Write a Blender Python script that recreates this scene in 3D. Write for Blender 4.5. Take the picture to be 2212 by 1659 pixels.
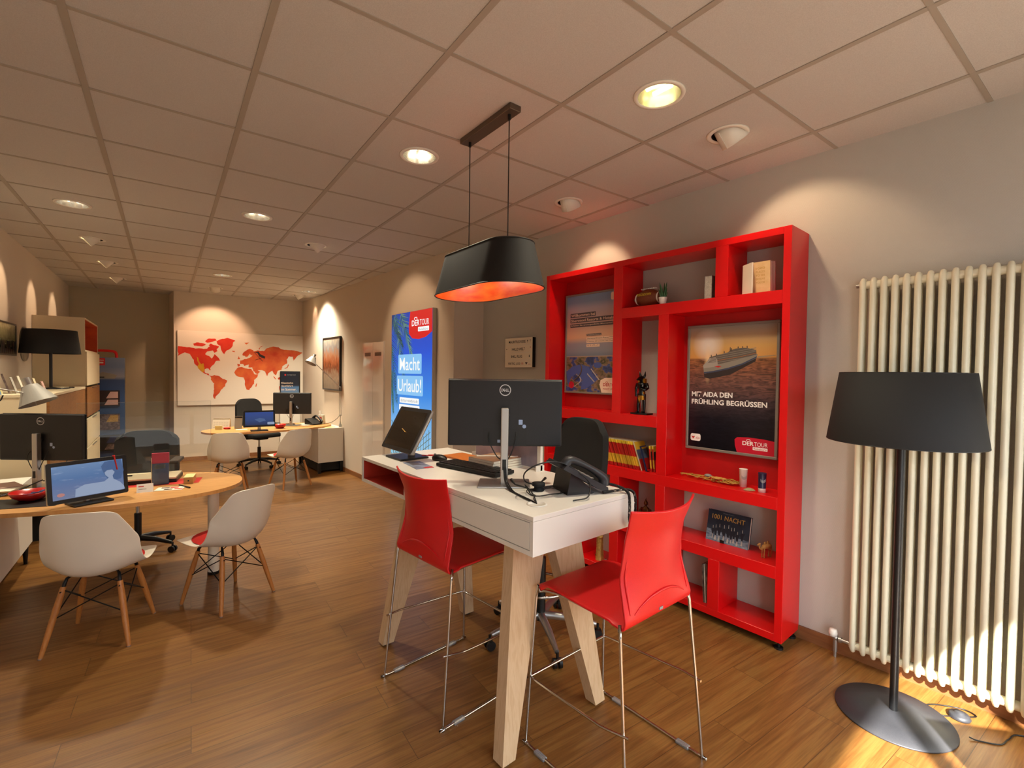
import bpy, bmesh, math, random
from mathutils import Vector, Matrix
random.seed(7)
S = bpy.context.scene
COL = S.collection
for o in list(bpy.data.objects): bpy.data.objects.remove(o)
PI = math.pi
V = Vector

# ------------------------------------------------------------------ camera
FPX = 1025.8
yaw, pitch, roll = -0.70, -0.0222, 0.0133
def camera():
    cy, sy, cp, sp, cr, sr = math.cos(yaw), math.sin(yaw), math.cos(pitch), math.sin(pitch), math.cos(roll), math.sin(roll)
    F = V((-sy*cp, cy*cp, sp)); r0 = V((cy, sy, 0)); u0 = r0.cross(F)
    R = cr*r0 + sr*u0; U = -sr*r0 + cr*u0
    cd = bpy.data.cameras.new('camera'); co = bpy.data.objects.new('camera', cd); COL.objects.link(co)
    m = Matrix(((R.x, U.x, -F.x), (R.y, U.y, -F.y), (R.z, U.z, -F.z))).to_4x4(); m.translation = V((0, 0, 1.579))
    co.matrix_world = m; cd.sensor_width = 36; cd.lens = FPX/2212*36; cd.clip_start = .02
    S.camera = co
camera()

# ------------------------------------------------------------------ light and exposure
S.view_settings.view_transform = 'Standard'; S.view_settings.look = 'None'
S.view_settings.gamma = 1; S.view_settings.use_curve_mapping = False
S.view_settings.exposure = EXPOSURE = 0.0
w = bpy.data.worlds.new('world'); S.world = w; w.use_nodes = True
bg = w.node_tree.nodes['Background']; bg.inputs[0].default_value = (.80, .90, 1.0, 1); bg.inputs[1].default_value = 9.0
SUN_DIR = V((.78, .62, -.724)).normalized()
def lamp(name, kind, loc, energy, color, direction=None, **kw):
    d = bpy.data.lights.new(name, kind); d.energy = energy; d.color = color
    for k, v in kw.items(): setattr(d, k, v)
    o = bpy.data.objects.new(name, d); COL.objects.link(o); o.location = loc
    if direction is not None: o.rotation_euler = V(direction).to_track_quat('-Z', 'Y').to_euler()
    return o
lamp('sun', 'SUN', (-3, -4, 4), 36.0, (1.0, .95, .84), SUN_DIR, angle=math.radians(.8))
WARM = (1.0, .70, .44)
HC = 2.899                                    # ceiling height
# ------------------------------------------------------------------ materials
def lin(h):
    h = h.lstrip('#'); c = [int(h[i:i+2], 16)/255 for i in (0, 2, 4)]
    return tuple(x/12.92 if x <= .04045 else ((x+.055)/1.055)**2.4 for x in c) + (1,)
def mat(name, col, rough=.5, metal=0, spec=None, coat=0, emit=None, es=1, trans=0, ior=None, alpha=None):
    m = bpy.data.materials.new(name); m.use_nodes = True
    b = m.node_tree.nodes['Principled BSDF']
    b.inputs['Base Color'].default_value = lin(col) if isinstance(col, str) else tuple(col)+(1,)
    b.inputs['Roughness'].default_value = rough; b.inputs['Metallic'].default_value = metal
    if spec is not None: b.inputs['Specular IOR Level'].default_value = spec
    if coat: b.inputs['Coat Weight'].default_value = coat
    if ior: b.inputs['IOR'].default_value = ior
    if trans: b.inputs['Transmission Weight'].default_value = trans
    if emit: b.inputs['Emission Color'].default_value = lin(emit); b.inputs['Emission Strength'].default_value = es
    return m
class NT:
    """small helper for node trees"""
    def __init__(s, m): s.t = m.node_tree; s.b = s.t.nodes['Principled BSDF']
    def n(s, typ, **kw):
        o = s.t.nodes.new(typ)
        for k, v in kw.items():
            if k.startswith('i_'): o.inputs[int(k[2:]) if k[2:].isdigit() else k[2:].replace('_', ' ')].default_value = v
            else: setattr(o, k, v)
        return o
    def l(s, a, ai, b, bi): s.t.links.new(a.outputs[ai], b.inputs[bi])
    def ramp(s, stops, interp='LINEAR'):
        r = s.t.nodes.new('ShaderNodeValToRGB'); e = r.color_ramp; e.interpolation = interp
        while len(e.elements) > 1: e.elements.remove(e.elements[-1])
        for i, (p, c) in enumerate(stops):
            el = e.elements[0] if i == 0 else e.elements.new(p)
            el.position = p; el.color = lin(c) if isinstance(c, str) else tuple(c)+(1,)
        return r
    def mix(s, blend='MIX', fac=.5):
        m = s.t.nodes.new('ShaderNodeMix'); m.data_type = 'RGBA'; m.blend_type = blend; m.inputs[0].default_value = fac; return m
    def bump(s, src, si, strength=.2, dist=.01):
        b = s.n('ShaderNodeBump'); b.inputs['Strength'].default_value = strength; b.inputs['Distance'].default_value = dist
        s.l(src, si, b, 'Height'); s.l(b, 0, s.b, 'Normal')
def noisy(name, c1, c2, scale=6, rough=.5, stretch=(1, 1, 1), bump=0, detail=4, **kw):
    m = mat(name, c1, rough, **kw); t = NT(m)
    tc = t.n('ShaderNodeTexCoord'); mp = t.n('ShaderNodeMapping'); mp.inputs['Scale'].default_value = stretch
    nz = t.n('ShaderNodeTexNoise'); nz.inputs['Scale'].default_value = scale; nz.inputs['Detail'].default_value = detail
    r = t.ramp([(.3, c1), (.7, c2)])
    t.l(tc, 'Object', mp, 0); t.l(mp, 0, nz, 'Vector'); t.l(nz, 0, r, 0); t.l(r, 0, t.b, 'Base Color')
    if bump: t.bump(nz, 0, bump, .002)
    return m
M = {}
M['ceil'] = noisy('ceiling_tile', '#c9c4bd', '#bbb6af', 260, .95, bump=.5)
M['tbar'] = mat('ceiling_bar', '#a49a8c', .6)
def woven(name, col):
    m = mat(name, col, .85); t = NT(m); tc = t.n('ShaderNodeTexCoord')
    vs = []
    for ax in ((0, 0, 0), (0, PI/2, 0)):
        mp = t.n('ShaderNodeMapping'); mp.inputs['Rotation'].default_value = (PI/4, PI/4, 0) if ax[1] else (-PI/4, -PI/4, 0)
        wv = t.n('ShaderNodeTexWave'); wv.inputs['Scale'].default_value = 85; wv.inputs['Distortion'].default_value = 2.5; wv.inputs['Detail'].default_value = 2
        t.l(tc, 'Object', mp, 0); t.l(mp, 0, wv, 'Vector'); vs.append(wv)
    mx = t.mix('MULTIPLY', 1); t.l(vs[0], 0, mx, 6); t.l(vs[1], 0, mx, 7); t.bump(mx, 2, .28, .003)
    return m
M['wall'] = woven('wallpaper_white', '#b9b4aa')
M['wall_far'] = mat('wall_paint', '#cdbfae', .9)
M['wall_recess'] = mat('wall_paint_grey', '#b9ad93', .9)
M['skirt'] = noisy('skirting_wood', '#7a4d2c', '#8f5e38', 9, .45, (6, .6, 6))
def floor_mat():
    m = mat('floor_planks', '#8a5a30', .38); t = NT(m)
    tc = t.n('ShaderNodeTexCoord'); mp = t.n('ShaderNodeMapping'); mp.inputs['Rotation'].default_value = (0, 0, math.radians(6))
    t.l(tc, 'Object', mp, 0)
    br = t.n('ShaderNodeTexBrick'); br.offset = .37; br.offset_frequency = 2; br.squash = 1
    for k, v in (('Scale', 1), ('Mortar Size', .0012), ('Mortar Smooth', .1), ('Bias', 0), ('Brick Width', 1.22), ('Row Height', .178)): br.inputs[k].default_value = v
    br.inputs['Color1'].default_value = (0, 0, 0, 1); br.inputs['Color2'].default_value = (1, 1, 1, 1); br.inputs['Mortar'].default_value = (.5, .5, .5, 1)
    t.l(mp, 0, br, 0)
    # grain offset per plank
    off = t.n('ShaderNodeVectorMath', operation='MULTIPLY_ADD'); t.l(br, 0, off, 0); off.inputs[1].default_value = (7.3, 3.1, 5.7); t.l(mp, 0, off, 2)
    sc = t.n('ShaderNodeVectorMath', operation='MULTIPLY'); sc.inputs[1].default_value = (1.3, 22, 1); t.l(off, 0, sc, 0)
    nz = t.n('ShaderNodeTexNoise'); nz.inputs['Scale'].default_value = 1.3; nz.inputs['Detail'].default_value = 9; nz.inputs['Roughness'].default_value = .62; nz.inputs['Distortion'].default_value = .5
    t.l(sc, 0, nz, 'Vector')
    r = t.ramp([(.28, '#664019'), (.46, '#7e5226'), (.6, '#8b6130'), (.78, '#70481f')]); t.l(nz, 0, r, 0)
    sc2 = t.n('ShaderNodeVectorMath', operation='MULTIPLY'); sc2.inputs[1].default_value = (3, 90, 1); t.l(off, 0, sc2, 0)
    n2 = t.n('ShaderNodeTexNoise'); n2.inputs['Scale'].default_value = 2; n2.inputs['Detail'].default_value = 5; t.l(sc2, 0, n2, 'Vector')
    r2 = t.ramp([(.3, (.72, .72, .72)), (.65, (1.08, 1.08, 1.08))]); t.l(n2, 0, r2, 0)
    r3 = t.ramp([(0, (.90, .90, .90)), (1, (1.07, 1.07, 1.07))]); t.l(br, 0, r3, 0)
    a = t.mix('MULTIPLY', .8); t.l(r, 0, a, 6); t.l(r2, 0, a, 7)
    b = t.mix('MULTIPLY', 1); t.l(a, 2, b, 6); t.l(r3, 0, b, 7)
    c = t.mix('MIX', 0); t.l(br, 1, c, 0); t.l(b, 2, c, 6); c.inputs[7].default_value = lin('#4a3018')
    t.l(c, 2, t.b, 'Base Color')
    rr = t.ramp([(.3, (.42, .42, .42)), (.7, (.30, .30, .30))]); t.l(nz, 0, rr, 0); t.l(rr, 0, t.b, 'Roughness')
    t.bump(n2, 0, .08, .002)
    return m
M['floor'] = floor_mat()
M['red'] = mat('red_lacquer', '#d3080d', .32)
M['redback'] = mat('red_panel', '#b8060a', .5)
M['redplastic'] = noisy('red_plastic', '#d20d14', '#cb0b12', 300, .42, bump=.06)
M['chrome'] = mat('chrome', '#c9c6c0', .16, 1)
M['alu'] = mat('aluminium', '#b4b2ae', .36, .9)
M['white'] = mat('white_laminate', '#e2ddd3', .38)
M['whiteg'] = mat('white_gloss', '#ddd3c8', .09, coat=.6)
M['cream'] = mat('cream_laminate', '#d9c9a8', .5)
M['rad'] = mat('radiator_enamel', '#dcd6bd', .3)
M['black'] = mat('black_plastic', '#0b0b0b', .42)
M['blacks'] = mat('black_soft', '#0e0d0d', .75)
M['monitor'] = mat('monitor_shell', '#17171a', .5)
M['blackfab'] = noisy('black_fabric', '#0b0a0a', '#141211', 400, .9, bump=.2)
M['shade'] = noisy('shade_fabric', '#0d0c0c', '#151312', 120, .8, (1, 1, 14), bump=.05)
M['base'] = noisy('lamp_base_paint', '#33343a', '#3a3b40', 300, .45, metal=.2)
M['pole'] = mat('pole_paint', '#191a1c', .35)
M['bronze'] = mat('canopy_metal', '#6d5f52', .35, .7)
def wood(name, c1, c2, stretch, sc=4, rough=.45):
    m = mat(name, c1, rough); t = NT(m); tc = t.n('ShaderNodeTexCoord'); mp = t.n('ShaderNodeMapping'); mp.inputs['Scale'].default_value = stretch
    nz = t.n('ShaderNodeTexNoise'); nz.inputs['Scale'].default_value = sc; nz.inputs['Detail'].default_value = 8; nz.inputs['Distortion'].default_value = .6
    r = t.ramp([(.3, c1), (.5, c2), (.62, c1), (.8, c2)]); t.l(tc, 'Object', mp, 0); t.l(mp, 0, nz, 'Vector'); t.l(nz, 0, r, 0); t.l(r, 0, t.b, 'Base Color')
    return m
M['maple'] = wood('maple_leg', '#bd9d78', '#c8aa86', (14, 14, 1.2))
M['tabletop'] = wood('oak_tabletop', '#b88347', '#c79356', (1.2, 16, 1), 3)
M['beech'] = wood('beech_leg', '#a8672f', '#b67638', (20, 20, 2))
M['oakdoor'] = wood('oak_cabinet_door', '#7d4f22', '#8f5f2e', (2, 2, 14), 3)
M['shell'] = mat('white_shell_plastic', '#e6ddcc', .33)
M['cushion'] = mat('red_felt', '#b5150c', .9)
M['iron'] = mat('black_iron', '#0d0c0c', .4, .4)
M['paper'] = mat('paper', '#e4dcc9', .7)
M['papery'] = mat('paper_yellow', '#d8cb8c', .7)
M['rednote'] = mat('red_print', '#c2241d', .6)
M['orange'] = mat('orange_folder', '#b8651f', .55)
M['redbowl'] = mat('red_bowl', '#b01512', .25)
M['clear'] = mat('clear_plastic', '#e8e8e8', .15, trans=.8)
M['bulb'] = mat('lamp_glow', '#fff6d8', .4, emit='#fff0a0', es=3.2)
M['lampgrey'] = mat('lamp_head_grey', '#8d8983', .45, .3)
M['reflect'] = mat('reflector', '#e6e2d8', .22, .9)
M['lampwhite'] = mat('lamp_ring_white', '#e4dfd2', .4)
M['gold'] = mat('gold_paint', '#b8862e', .3, .9)
M['bronzefig'] = mat('bronze_figure', '#5a3415', .3, .8)
M['goldstat'] = noisy('gilt_resin', '#a07a3a', '#c9a55c', 60, .4, metal=.4, bump=.6)
M['anub'] = mat('black_gloss', '#080808', .16)
M['leaf'] = mat('succulent_leaf', '#2f5a33', .5)
M['pot'] = mat('white_pot', '#e8e4de', .4)
M['ball'] = noisy('football_leather', '#6e3318', '#7d3d1f', 120, .55, bump=.3)
M['whitetx'] = mat('white_print', '#f2efe9', .5)
M['blacktx'] = mat('black_print', '#15110f', .5)
M['goldtx'] = mat('gold_print', '#b98b3c', .5)
M['greytx'] = mat('grey_print', '#8d8a86', .5)
M['navy'] = mat('navy_card', '#1b2547', .4)
M['bluecard'] = mat('blue_card', '#27406e', .4)
M['pages'] = noisy('book_pages', '#cfc7ba', '#a79f93', 300, .8, (1, 8, .4))
M['camel'] = noisy('camel_hide', '#a8753a', '#8f6129', 60, .8, bump=.4)
M['rope'] = mat('cord_gold', '#b98a36', .6)
M['shellst'] = mat('seashell', '#9c8c62', .6)
M['greyframe'] = mat('grey_poster_frame', '#8f8a82', .4, .4)
M['screenfr'] = mat('screen_bezel', '#17181b', .35)
M['screenoff'] = mat('dark_screen', '#191613', .12, coat=.4)
M['pictfr'] = mat('black_picture_frame', '#0c0a09', .3)
def acryl():
    m = bpy.data.materials.new('acrylic_pane'); m.use_nodes = True; t = m.node_tree; t.nodes.clear()
    o = t.nodes.new('ShaderNodeOutputMaterial'); mx = t.nodes.new('ShaderNodeMixShader'); tr = t.nodes.new('ShaderNodeBsdfTransparent'); gl = t.nodes.new('ShaderNodeBsdfGlossy')
    fr = t.nodes.new('ShaderNodeFresnel'); fr.inputs[0].default_value = 1.36
    gl.inputs['Roughness'].default_value = .015; tr.inputs[0].default_value = (.96, .97, .965, 1)
    t.links.new(fr.outputs[0], mx.inputs[0]); t.links.new(tr.outputs[0], mx.inputs[1]); t.links.new(gl.outputs[0], mx.inputs[2]); t.links.new(mx.outputs[0], o.inputs[0])
    return m
M['acryl'] = acryl()

# ------------------------------------------------------------------ mesh builder
class MB:
    def __init__(s, mx=None): s.v = []; s.f = []; s.sm = []; s.uv = []; s.mx = mx
    def add(s, vs, fs, smooth=False, M=None, uvs=None):
        b = len(s.v)
        for p in vs:
            p = V(p)
            if M is not None: p = M @ p
            if s.mx is not None: p = s.mx @ p
            s.v.append(p)
        for i, f in enumerate(fs):
            s.f.append([b+k for k in f]); s.sm.append(smooth); s.uv.append(uvs[i] if uvs else None)
        return s
    def box(s, a, b, M=None, bev=0, seg=2):
        x0, y0, z0 = [min(a[i], b[i]) for i in range(3)]; x1, y1, z1 = [max(a[i], b[i]) for i in range(3)]
        vs = [(x0, y0, z0), (x1, y0, z0), (x1, y1, z0), (x0, y1, z0), (x0, y0, z1), (x1, y0, z1), (x1, y1, z1), (x0, y1, z1)]
        fs = [(3, 2, 1, 0), (4, 5, 6, 7), (0, 1, 5, 4), (1, 2, 6, 5), (2, 3, 7, 6), (3, 0, 4, 7)]
        if bev <= 0: return s.add(vs, fs, False, M)
        bm = bmesh.new(); vv = [bm.verts.new(v) for v in vs]
        for f in fs: bm.faces.new([vv[k] for k in f])
        bmesh.ops.bevel(bm, geom=list(bm.edges), offset=bev, segments=seg, profile=.6, affect='EDGES')
        bm.verts.index_update()
        s.add([v.co.copy() for v in bm.verts], [[v.index for v in f.verts] for f in bm.faces], False, M); bm.free(); return s
    def cyl(s, p0, p1, r0, r1=None, n=16, caps=True, M=None):
        p0, p1 = V(p0), V(p1); r1 = r0 if r1 is None else r1
        d = (p1-p0).normalized(); a = d.orthogonal().normalized(); b = d.cross(a)
        vs = []
        for p, r in ((p0, r0), (p1, r1)):
            for i in range(n): t = 2*PI*i/n; vs.append(p + a*math.cos(t)*r + b*math.sin(t)*r)
        s.add(vs, [(i, (i+1) % n, n+(i+1) % n, n+i) for i in range(n)], True, M)
        if caps: s.add(vs, [list(range(n))[::-1], list(range(n, 2*n))], False, M)
        return s
    def tube(s, pts, r, n=8, closed=False, M=None, sm=0, caps=True):
        pts = [V(p) for p in pts]
        if sm:
            if isinstance(r, (list, tuple)): r = [x.x for x in catmull([V((q_, 0, 0)) for q_ in r], sm, closed)]
            pts = catmull(pts, sm, closed)
        m = len(pts); vs = []; nrm = None
        for i, p in enumerate(pts):
            q = pts[(i+1) % m] if (closed or i < m-1) else p; o = pts[i-1] if (closed or i > 0) else p
            d = (q-o)
            if d.length < 1e-9: d = V((0, 0, 1))
            d.normalize()
            if nrm is None: nrm = d.orthogonal().normalized()
            nrm = (nrm - d*nrm.dot(d))
            if nrm.length < 1e-6: nrm = d.orthogonal()
            nrm.normalize(); b = d.cross(nrm)
            rr = r[i] if isinstance(r, (list, tuple)) else r
            for k in range(n): t = 2*PI*k/n; vs.append(p + nrm*math.cos(t)*rr + b*math.sin(t)*rr)
        fs = []
        for i in range(m if closed else m-1):
            j = (i+1) % m
            for k in range(n): fs.append((i*n+k, i*n+(k+1) % n, j*n+(k+1) % n, j*n+k))
        s.add(vs, fs, True, M)
        if caps and not closed: s.add(vs, [list(range(n))[::-1], list(range((m-1)*n, m*n))], False, M)
        return s
    def lathe(s, prof, n=24, c=(0, 0, 0), M=None, sx=1, sy=1):
        vs = []; c = V(c)
        for r, z in prof:
            for i in range(n): t = 2*PI*i/n; vs.append(c+V((math.cos(t)*r*sx, math.sin(t)*r*sy, z)))
        fs = []
        for j in range(len(prof)-1):
            for i in range(n): fs.append((j*n+i, j*n+(i+1) % n, (j+1)*n+(i+1) % n, (j+1)*n+i))
        s.add(vs, fs, True, M)
        if 1e-5 < prof[0][0] < .002: s.add(vs[:n], [list(range(n))[::-1]], False, M)
        if 1e-5 < prof[-1][0] < .002: s.add(vs[-n:], [list(range(n))], False, M)
        return s
    def ball(s, c, r, M=None, n=12, sc=(1, 1, 1)):
        pr = [(max(1e-6, math.sin(PI*i/n)), -math.cos(PI*i/n)) for i in range(n+1)]
        vs = []; fs = []
        for a, z in pr:
            for i in range(n*2): t = PI*i/n; vs.append(V(c)+V((math.cos(t)*a*r*sc[0], math.sin(t)*a*r*sc[1], z*r*sc[2])))
        w_ = n*2
        for j in range(n):
            for i in range(w_): fs.append((j*w_+i, j*w_+(i+1) % w_, (j+1)*w_+(i+1) % w_, (j+1)*w_+i))
        return s.add(vs, fs, True, M)
    def prism(s, poly, h, M=None, z0=0):
        """polygon in local xy, extruded along local z"""
        n = len(poly); vs = [(x, y, z0) for x, y in poly] + [(x, y, z0+h) for x, y in poly]
        area = sum(poly[i][0]*poly[(i+1) % n][1]-poly[(i+1) % n][0]*poly[i][1] for i in range(n))
        o = list(range(n)); 
        if area < 0: o = o[::-1]
        fs = [[k for k in reversed(o)], [n+k for k in o]] + [(o[i], o[(i+1) % n], n+o[(i+1) % n], n+o[i]) for i in range(n)]
        return s.add(vs, fs, False, M)
    def quad(s, a, b, c, d, M=None):
        return s.add([a, b, c, d], [(0, 1, 2, 3)], False, M, [[(0, 0), (1, 0), (1, 1), (0, 1)]])
    def grid(s, fn, nu, nv, M=None, smooth=True):
        vs = [fn(i/nu, j/nv) for j in range(nv+1) for i in range(nu+1)]
        fs = []; uvs = []
        for j in range(nv):
            for i in range(nu):
                fs.append((j*(nu+1)+i, j*(nu+1)+i+1, (j+1)*(nu+1)+i+1, (j+1)*(nu+1)+i))
                uvs.append([(i/nu, j/nv), ((i+1)/nu, j/nv), ((i+1)/nu, (j+1)/nv), (i/nu, (j+1)/nv)])
        return s.add(vs, fs, smooth, M, uvs)
    def build(s, name, m, parent=None, mods=(), merge=False):
        me = bpy.data.meshes.new(name)
        me.from_pydata([tuple(v) for v in s.v], [], s.f); me.materials.append(m)
        me.polygons.foreach_set('use_smooth', s.sm)
        if any(u is not None for u in s.uv):
            ul = me.uv_layers.new(name='UVMap')
            for p, u in zip(me.polygons, s.uv):
                if u:
                    for li, c in zip(p.loop_indices, u): ul.data[li].uv = c
        if merge:
            bm = bmesh.new(); bm.from_mesh(me); bmesh.ops.remove_doubles(bm, verts=bm.verts, dist=1e-5); bm.to_mesh(me); bm.free()
        me.update()
        o = bpy.data.objects.new(name, me); COL.objects.link(o)
        if parent: o.parent = parent
        for md in mods:
            q = o.modifiers.new(md[0].lower(), md[0])
            for k, v in md[1].items(): setattr(q, k, v)
        return o
def catmull(p, k, closed=False):
    n = len(p); out = []
    rng = range(n) if closed else range(n-1)
    for i in rng:
        a = p[(i-1) % n] if (closed or i > 0) else p[0]*2-p[1]
        b, c = p[i], p[(i+1) % n]; d = p[(i+2) % n] if (closed or i < n-2) else p[-1]*2-p[-2]
        for j in range(k):
            t = j/k; out.append(.5*((2*b)+(c-a)*t+(2*a-5*b+4*c-d)*t*t+(3*b-a-3*c+d)*t**3))
    if not closed: out.append(p[-1])
    return out
def tag(o, label=None, cat=None, group=None, kind=None):
    if label: o['label'] = label
    if cat: o['category'] = cat
    if group: o['group'] = group
    if kind: o['kind'] = kind
    return o
def thing(name, label, cat, loc=(0, 0, 0), rz=0, group=None):
    o = bpy.data.objects.new(name, None); COL.objects.link(o); o.empty_display_size = .05
    o.location = loc; o.rotation_euler = (0, 0, rz); return tag(o, label, cat, group)
def kids(o): return [c for c in bpy.data.objects if c.parent == o]
def dup(root, loc, rz, label, group=None):
    def rec(o, par):
        c = o.copy(); COL.objects.link(c); c.parent = par
        for ch in kids(o):
            if ch is not c: rec(ch, c)
        return c
    r = rec(root, None); r.location = loc; r.rotation_euler = (0, 0, rz); tag(r, label, None, group); return r
def struct(name, mb, m, label=None, parent=None): return tag(mb.build(name, m, parent), label, kind='structure')
def frame(o, r, u):
    """matrix whose local x runs along r, y along u and z out of the surface"""
    r = V(r).normalized(); u = V(u); u = (u-r*u.dot(r)).normalized(); n = r.cross(u)
    m = Matrix(((r.x, u.x, n.x), (r.y, u.y, n.y), (r.z, u.z, n.z))).to_4x4(); m.translation = V(o); return m
def text(body, name, m, parent, F, x, y, wd=None, ht=None, size=.1, lift=.0008, bold=0, center=False, shear=0):
    """lettering as a flat mesh; wd / ht stretch it to that width / height, (x, y) is its lower left corner in frame F"""
    cu = bpy.data.curves.new('t', 'FONT'); cu.body = body; cu.size = 1; cu.extrude = 0; cu.offset = bold; cu.resolution_u = 3; cu.shear = shear
    ob = bpy.data.objects.new('t', cu); me = bpy.data.meshes.new_from_object(ob)
    bpy.data.objects.remove(ob); bpy.data.curves.remove(cu)
    xs = [v.co.x for v in me.vertices]; ys = [v.co.y for v in me.vertices]
    if not xs: return None
    x0, x1, y0, y1 = min(xs), max(xs), min(ys), max(ys)
    sx = wd/(x1-x0) if wd else None; sy = ht/(y1-y0) if ht else None
    if sx is None and sy is None: sx = sy = size
    if sx is None: sx = sy
    if sy is None: sy = sx
    cx = (x1-x0)*sx/2 if center else 0
    for v in me.vertices: v.co = F @ V((x-cx+(v.co.x-x0)*sx, y+(v.co.y-y0)*sy, lift))
    me.name = name; me.materials.clear(); me.materials.append(m)
    o = bpy.data.objects.new(name, me); COL.objects.link(o); o.parent = parent
    return o
def rrect(x, y, w_, h_, r, n=4):
    out = []
    for cx, cy, a in ((x+w_-r, y+r, -PI/2), (x+w_-r, y+h_-r, 0), (x+r, y+h_-r, PI/2), (x+r, y+r, PI)):
        for i in range(n+1): t = a+PI/2*i/n; out.append((cx+r*math.cos(t), cy+r*math.sin(t)))
    return out
def circ(x, y, rx, ry=None, n=24): ry = ry or rx; return [(x+rx*math.cos(2*PI*i/n), y+ry*math.sin(2*PI*i/n)) for i in range(n)]

# ------------------------------------------------------------------ room
WX, WX2, YS = 3.19, 2.80, 4.30           # near right wall, projecting right wall, step between them
YF = -1.50                               # shop front behind the camera
def lwx(y): return -.804+.0695*(y-6.581) # left wall
def fwy(x): return 9.954-.1275*x         # world map wall
struct('floor', MB().box((-3.6, YF-.1, -.1), (3.6, 11.2, 0)), M['floor'], 'wood effect plank floor')
struct('ceiling', MB().box((-3.6, YF-.1, HC), (3.6, 11.2, HC+.12)), M['ceil'], 'white suspended ceiling of textured square tiles')
T = .625; th = -.0713; gx0, gy0 = 3.605, 2.1445
g = MB(Matrix.Translation((gx0, gy0, 0)) @ Matrix.Rotation(th, 4, 'Z'))
for i in range(0, 11): g.box((-i*T-.013, -7*T, HC-.004), (-i*T+.013, 15*T, HC+.0005))
for j in range(-7, 16): g.box((-11*T, j*T-.010, HC-.0035), (.35, j*T+.010, HC+.0005))
gb = g
# clip the grid to the room with a bisect at each wall plane
bm = bmesh.new(); vv = [bm.verts.new(v) for v in gb.v]
for f in gb.f: bm.faces.new([vv[k] for k in f])
def cut(p, n): bmesh.ops.bisect_plane(bm, geom=list(bm.verts)+list(bm.edges)+list(bm.faces), plane_co=p, plane_no=n, clear_outer=True)
cut((WX, 0, 0), (1, 0, 0)); cut((0, YF, 0), (0, -1, 0)); cut((0, 10.45, 0), (0, 1, 0)); cut((lwx(0), 0, 0), (-1, .0695, 0))
me = bpy.data.meshes.new('trim_1'); bm.to_mesh(me); bm.free(); me.materials.append(M['tbar'])
o = bpy.data.objects.new('trim_1', me); COL.objects.link(o); tag(o, 'grid of ceiling rails between the tiles', kind='structure')
struct('wall_right', MB().box((WX, YF-.1, 0), (WX+.15, YS+.02, HC)), M["wall"], 'near right wall with woven white wallpaper')
w2 = MB().prism([(WX2, YS), (WX+.15, YS), (WX+.15, 11), (WX2, 11)], HC)
struct('wall_right_2', w2, M['wall_far'], 'projecting far part of the right wall')
XR = .80
struct('wall_back', MB().prism([(XR, fwy(XR)), (WX2, fwy(WX2)), (WX2, 11), (XR-.04, 11)], HC), M['wall_far'], 'back wall that carries the world map')
struct('wall_back_2', MB().prism([(-1.2, 10.53), (1.0, 10.40), (1.0, 10.9), (-1.2, 10.9)], HC), M['wall_recess'], 'grey wall at the back of the recess')
struct('wall_left', MB().prism([(lwx(YF-.1), YF-.1), (lwx(11), 11), (-3, 11), (-3, YF-.1)], HC), M['wall_far'], 'left wall with light scallops')
# shop front: window opening 2.42 m high, mullions, a narrow wall strip above
zt = 2.56
f = MB()
f.box((-3.0, YF-.12, zt), (3.34, YF, HC)); f.box((-3.0, YF-.12, 0), (-1.25, YF, zt)); f.box((3.12, YF-.12, 0), (3.34, YF, zt)); f.box((-1.25, YF-.12, 0), (3.12, YF, .12))
struct('wall_front', f, M['wall_far'], 'shop front wall around the window')
wf = MB()
for x in (-1.22, .25, 1.0): wf.box((x-.03, YF-.09, .12), (x+.03, YF-.03, zt))
wf.box((-1.25, YF-.09, .12), (3.12, YF-.03, .17))
struct('window_1', wf, M['alu'], 'aluminium frame of the shop window')
po = bpy.data.lights.new('daylight_portal', 'AREA'); po.shape = 'RECTANGLE'; po.size = 4.37; po.size_y = zt-.12; po.cycles.is_portal = True
pob = bpy.data.objects.new('daylight_portal', po); COL.objects.link(pob); pob.location = (.935, YF-.01, (zt+.12)/2); pob.rotation_euler = V((0, 1, 0)).to_track_quat('-Z', 'Y').to_euler()
struct('ground', MB().box((-14, -16, -.35), (14, YF-.13, -.12)), mat('pavement', '#4e4a46', .9), 'pavement outside the shop')
struct('wall_street', MB().box((-14, -12.4, -.12), (14, -12, 5.0)), mat('street_facade', '#3b3631', .9), 'house front across the street')
for nm, a, b, hh in (('baseboard_right', (WX-.013, YF), (WX, YS-.05), .075),): struct(nm, MB().box((a[0], a[1], 0), (b[0], b[1], hh)), M['skirt'], 'brown skirting along the near right wall')
struct('baseboard_right_2', MB().box((WX2-.012, 6.70, 0), (WX2, 9.59, .065)), M['skirt'], 'brown skirting along the far right wall')
struct('baseboard_back', MB().prism([(XR, fwy(XR)-.012), (WX2, fwy(WX2)-.012), (WX2, fwy(WX2)), (XR, fwy(XR))], .065), M['skirt'], 'brown skirting under the world map')
struct('trim_2', MB().box((WX-.10, 3.50, HC-.006), (WX, 4.0, HC+.001)), M['black'], 'dark open slot at the edge of the ceiling')
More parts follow.
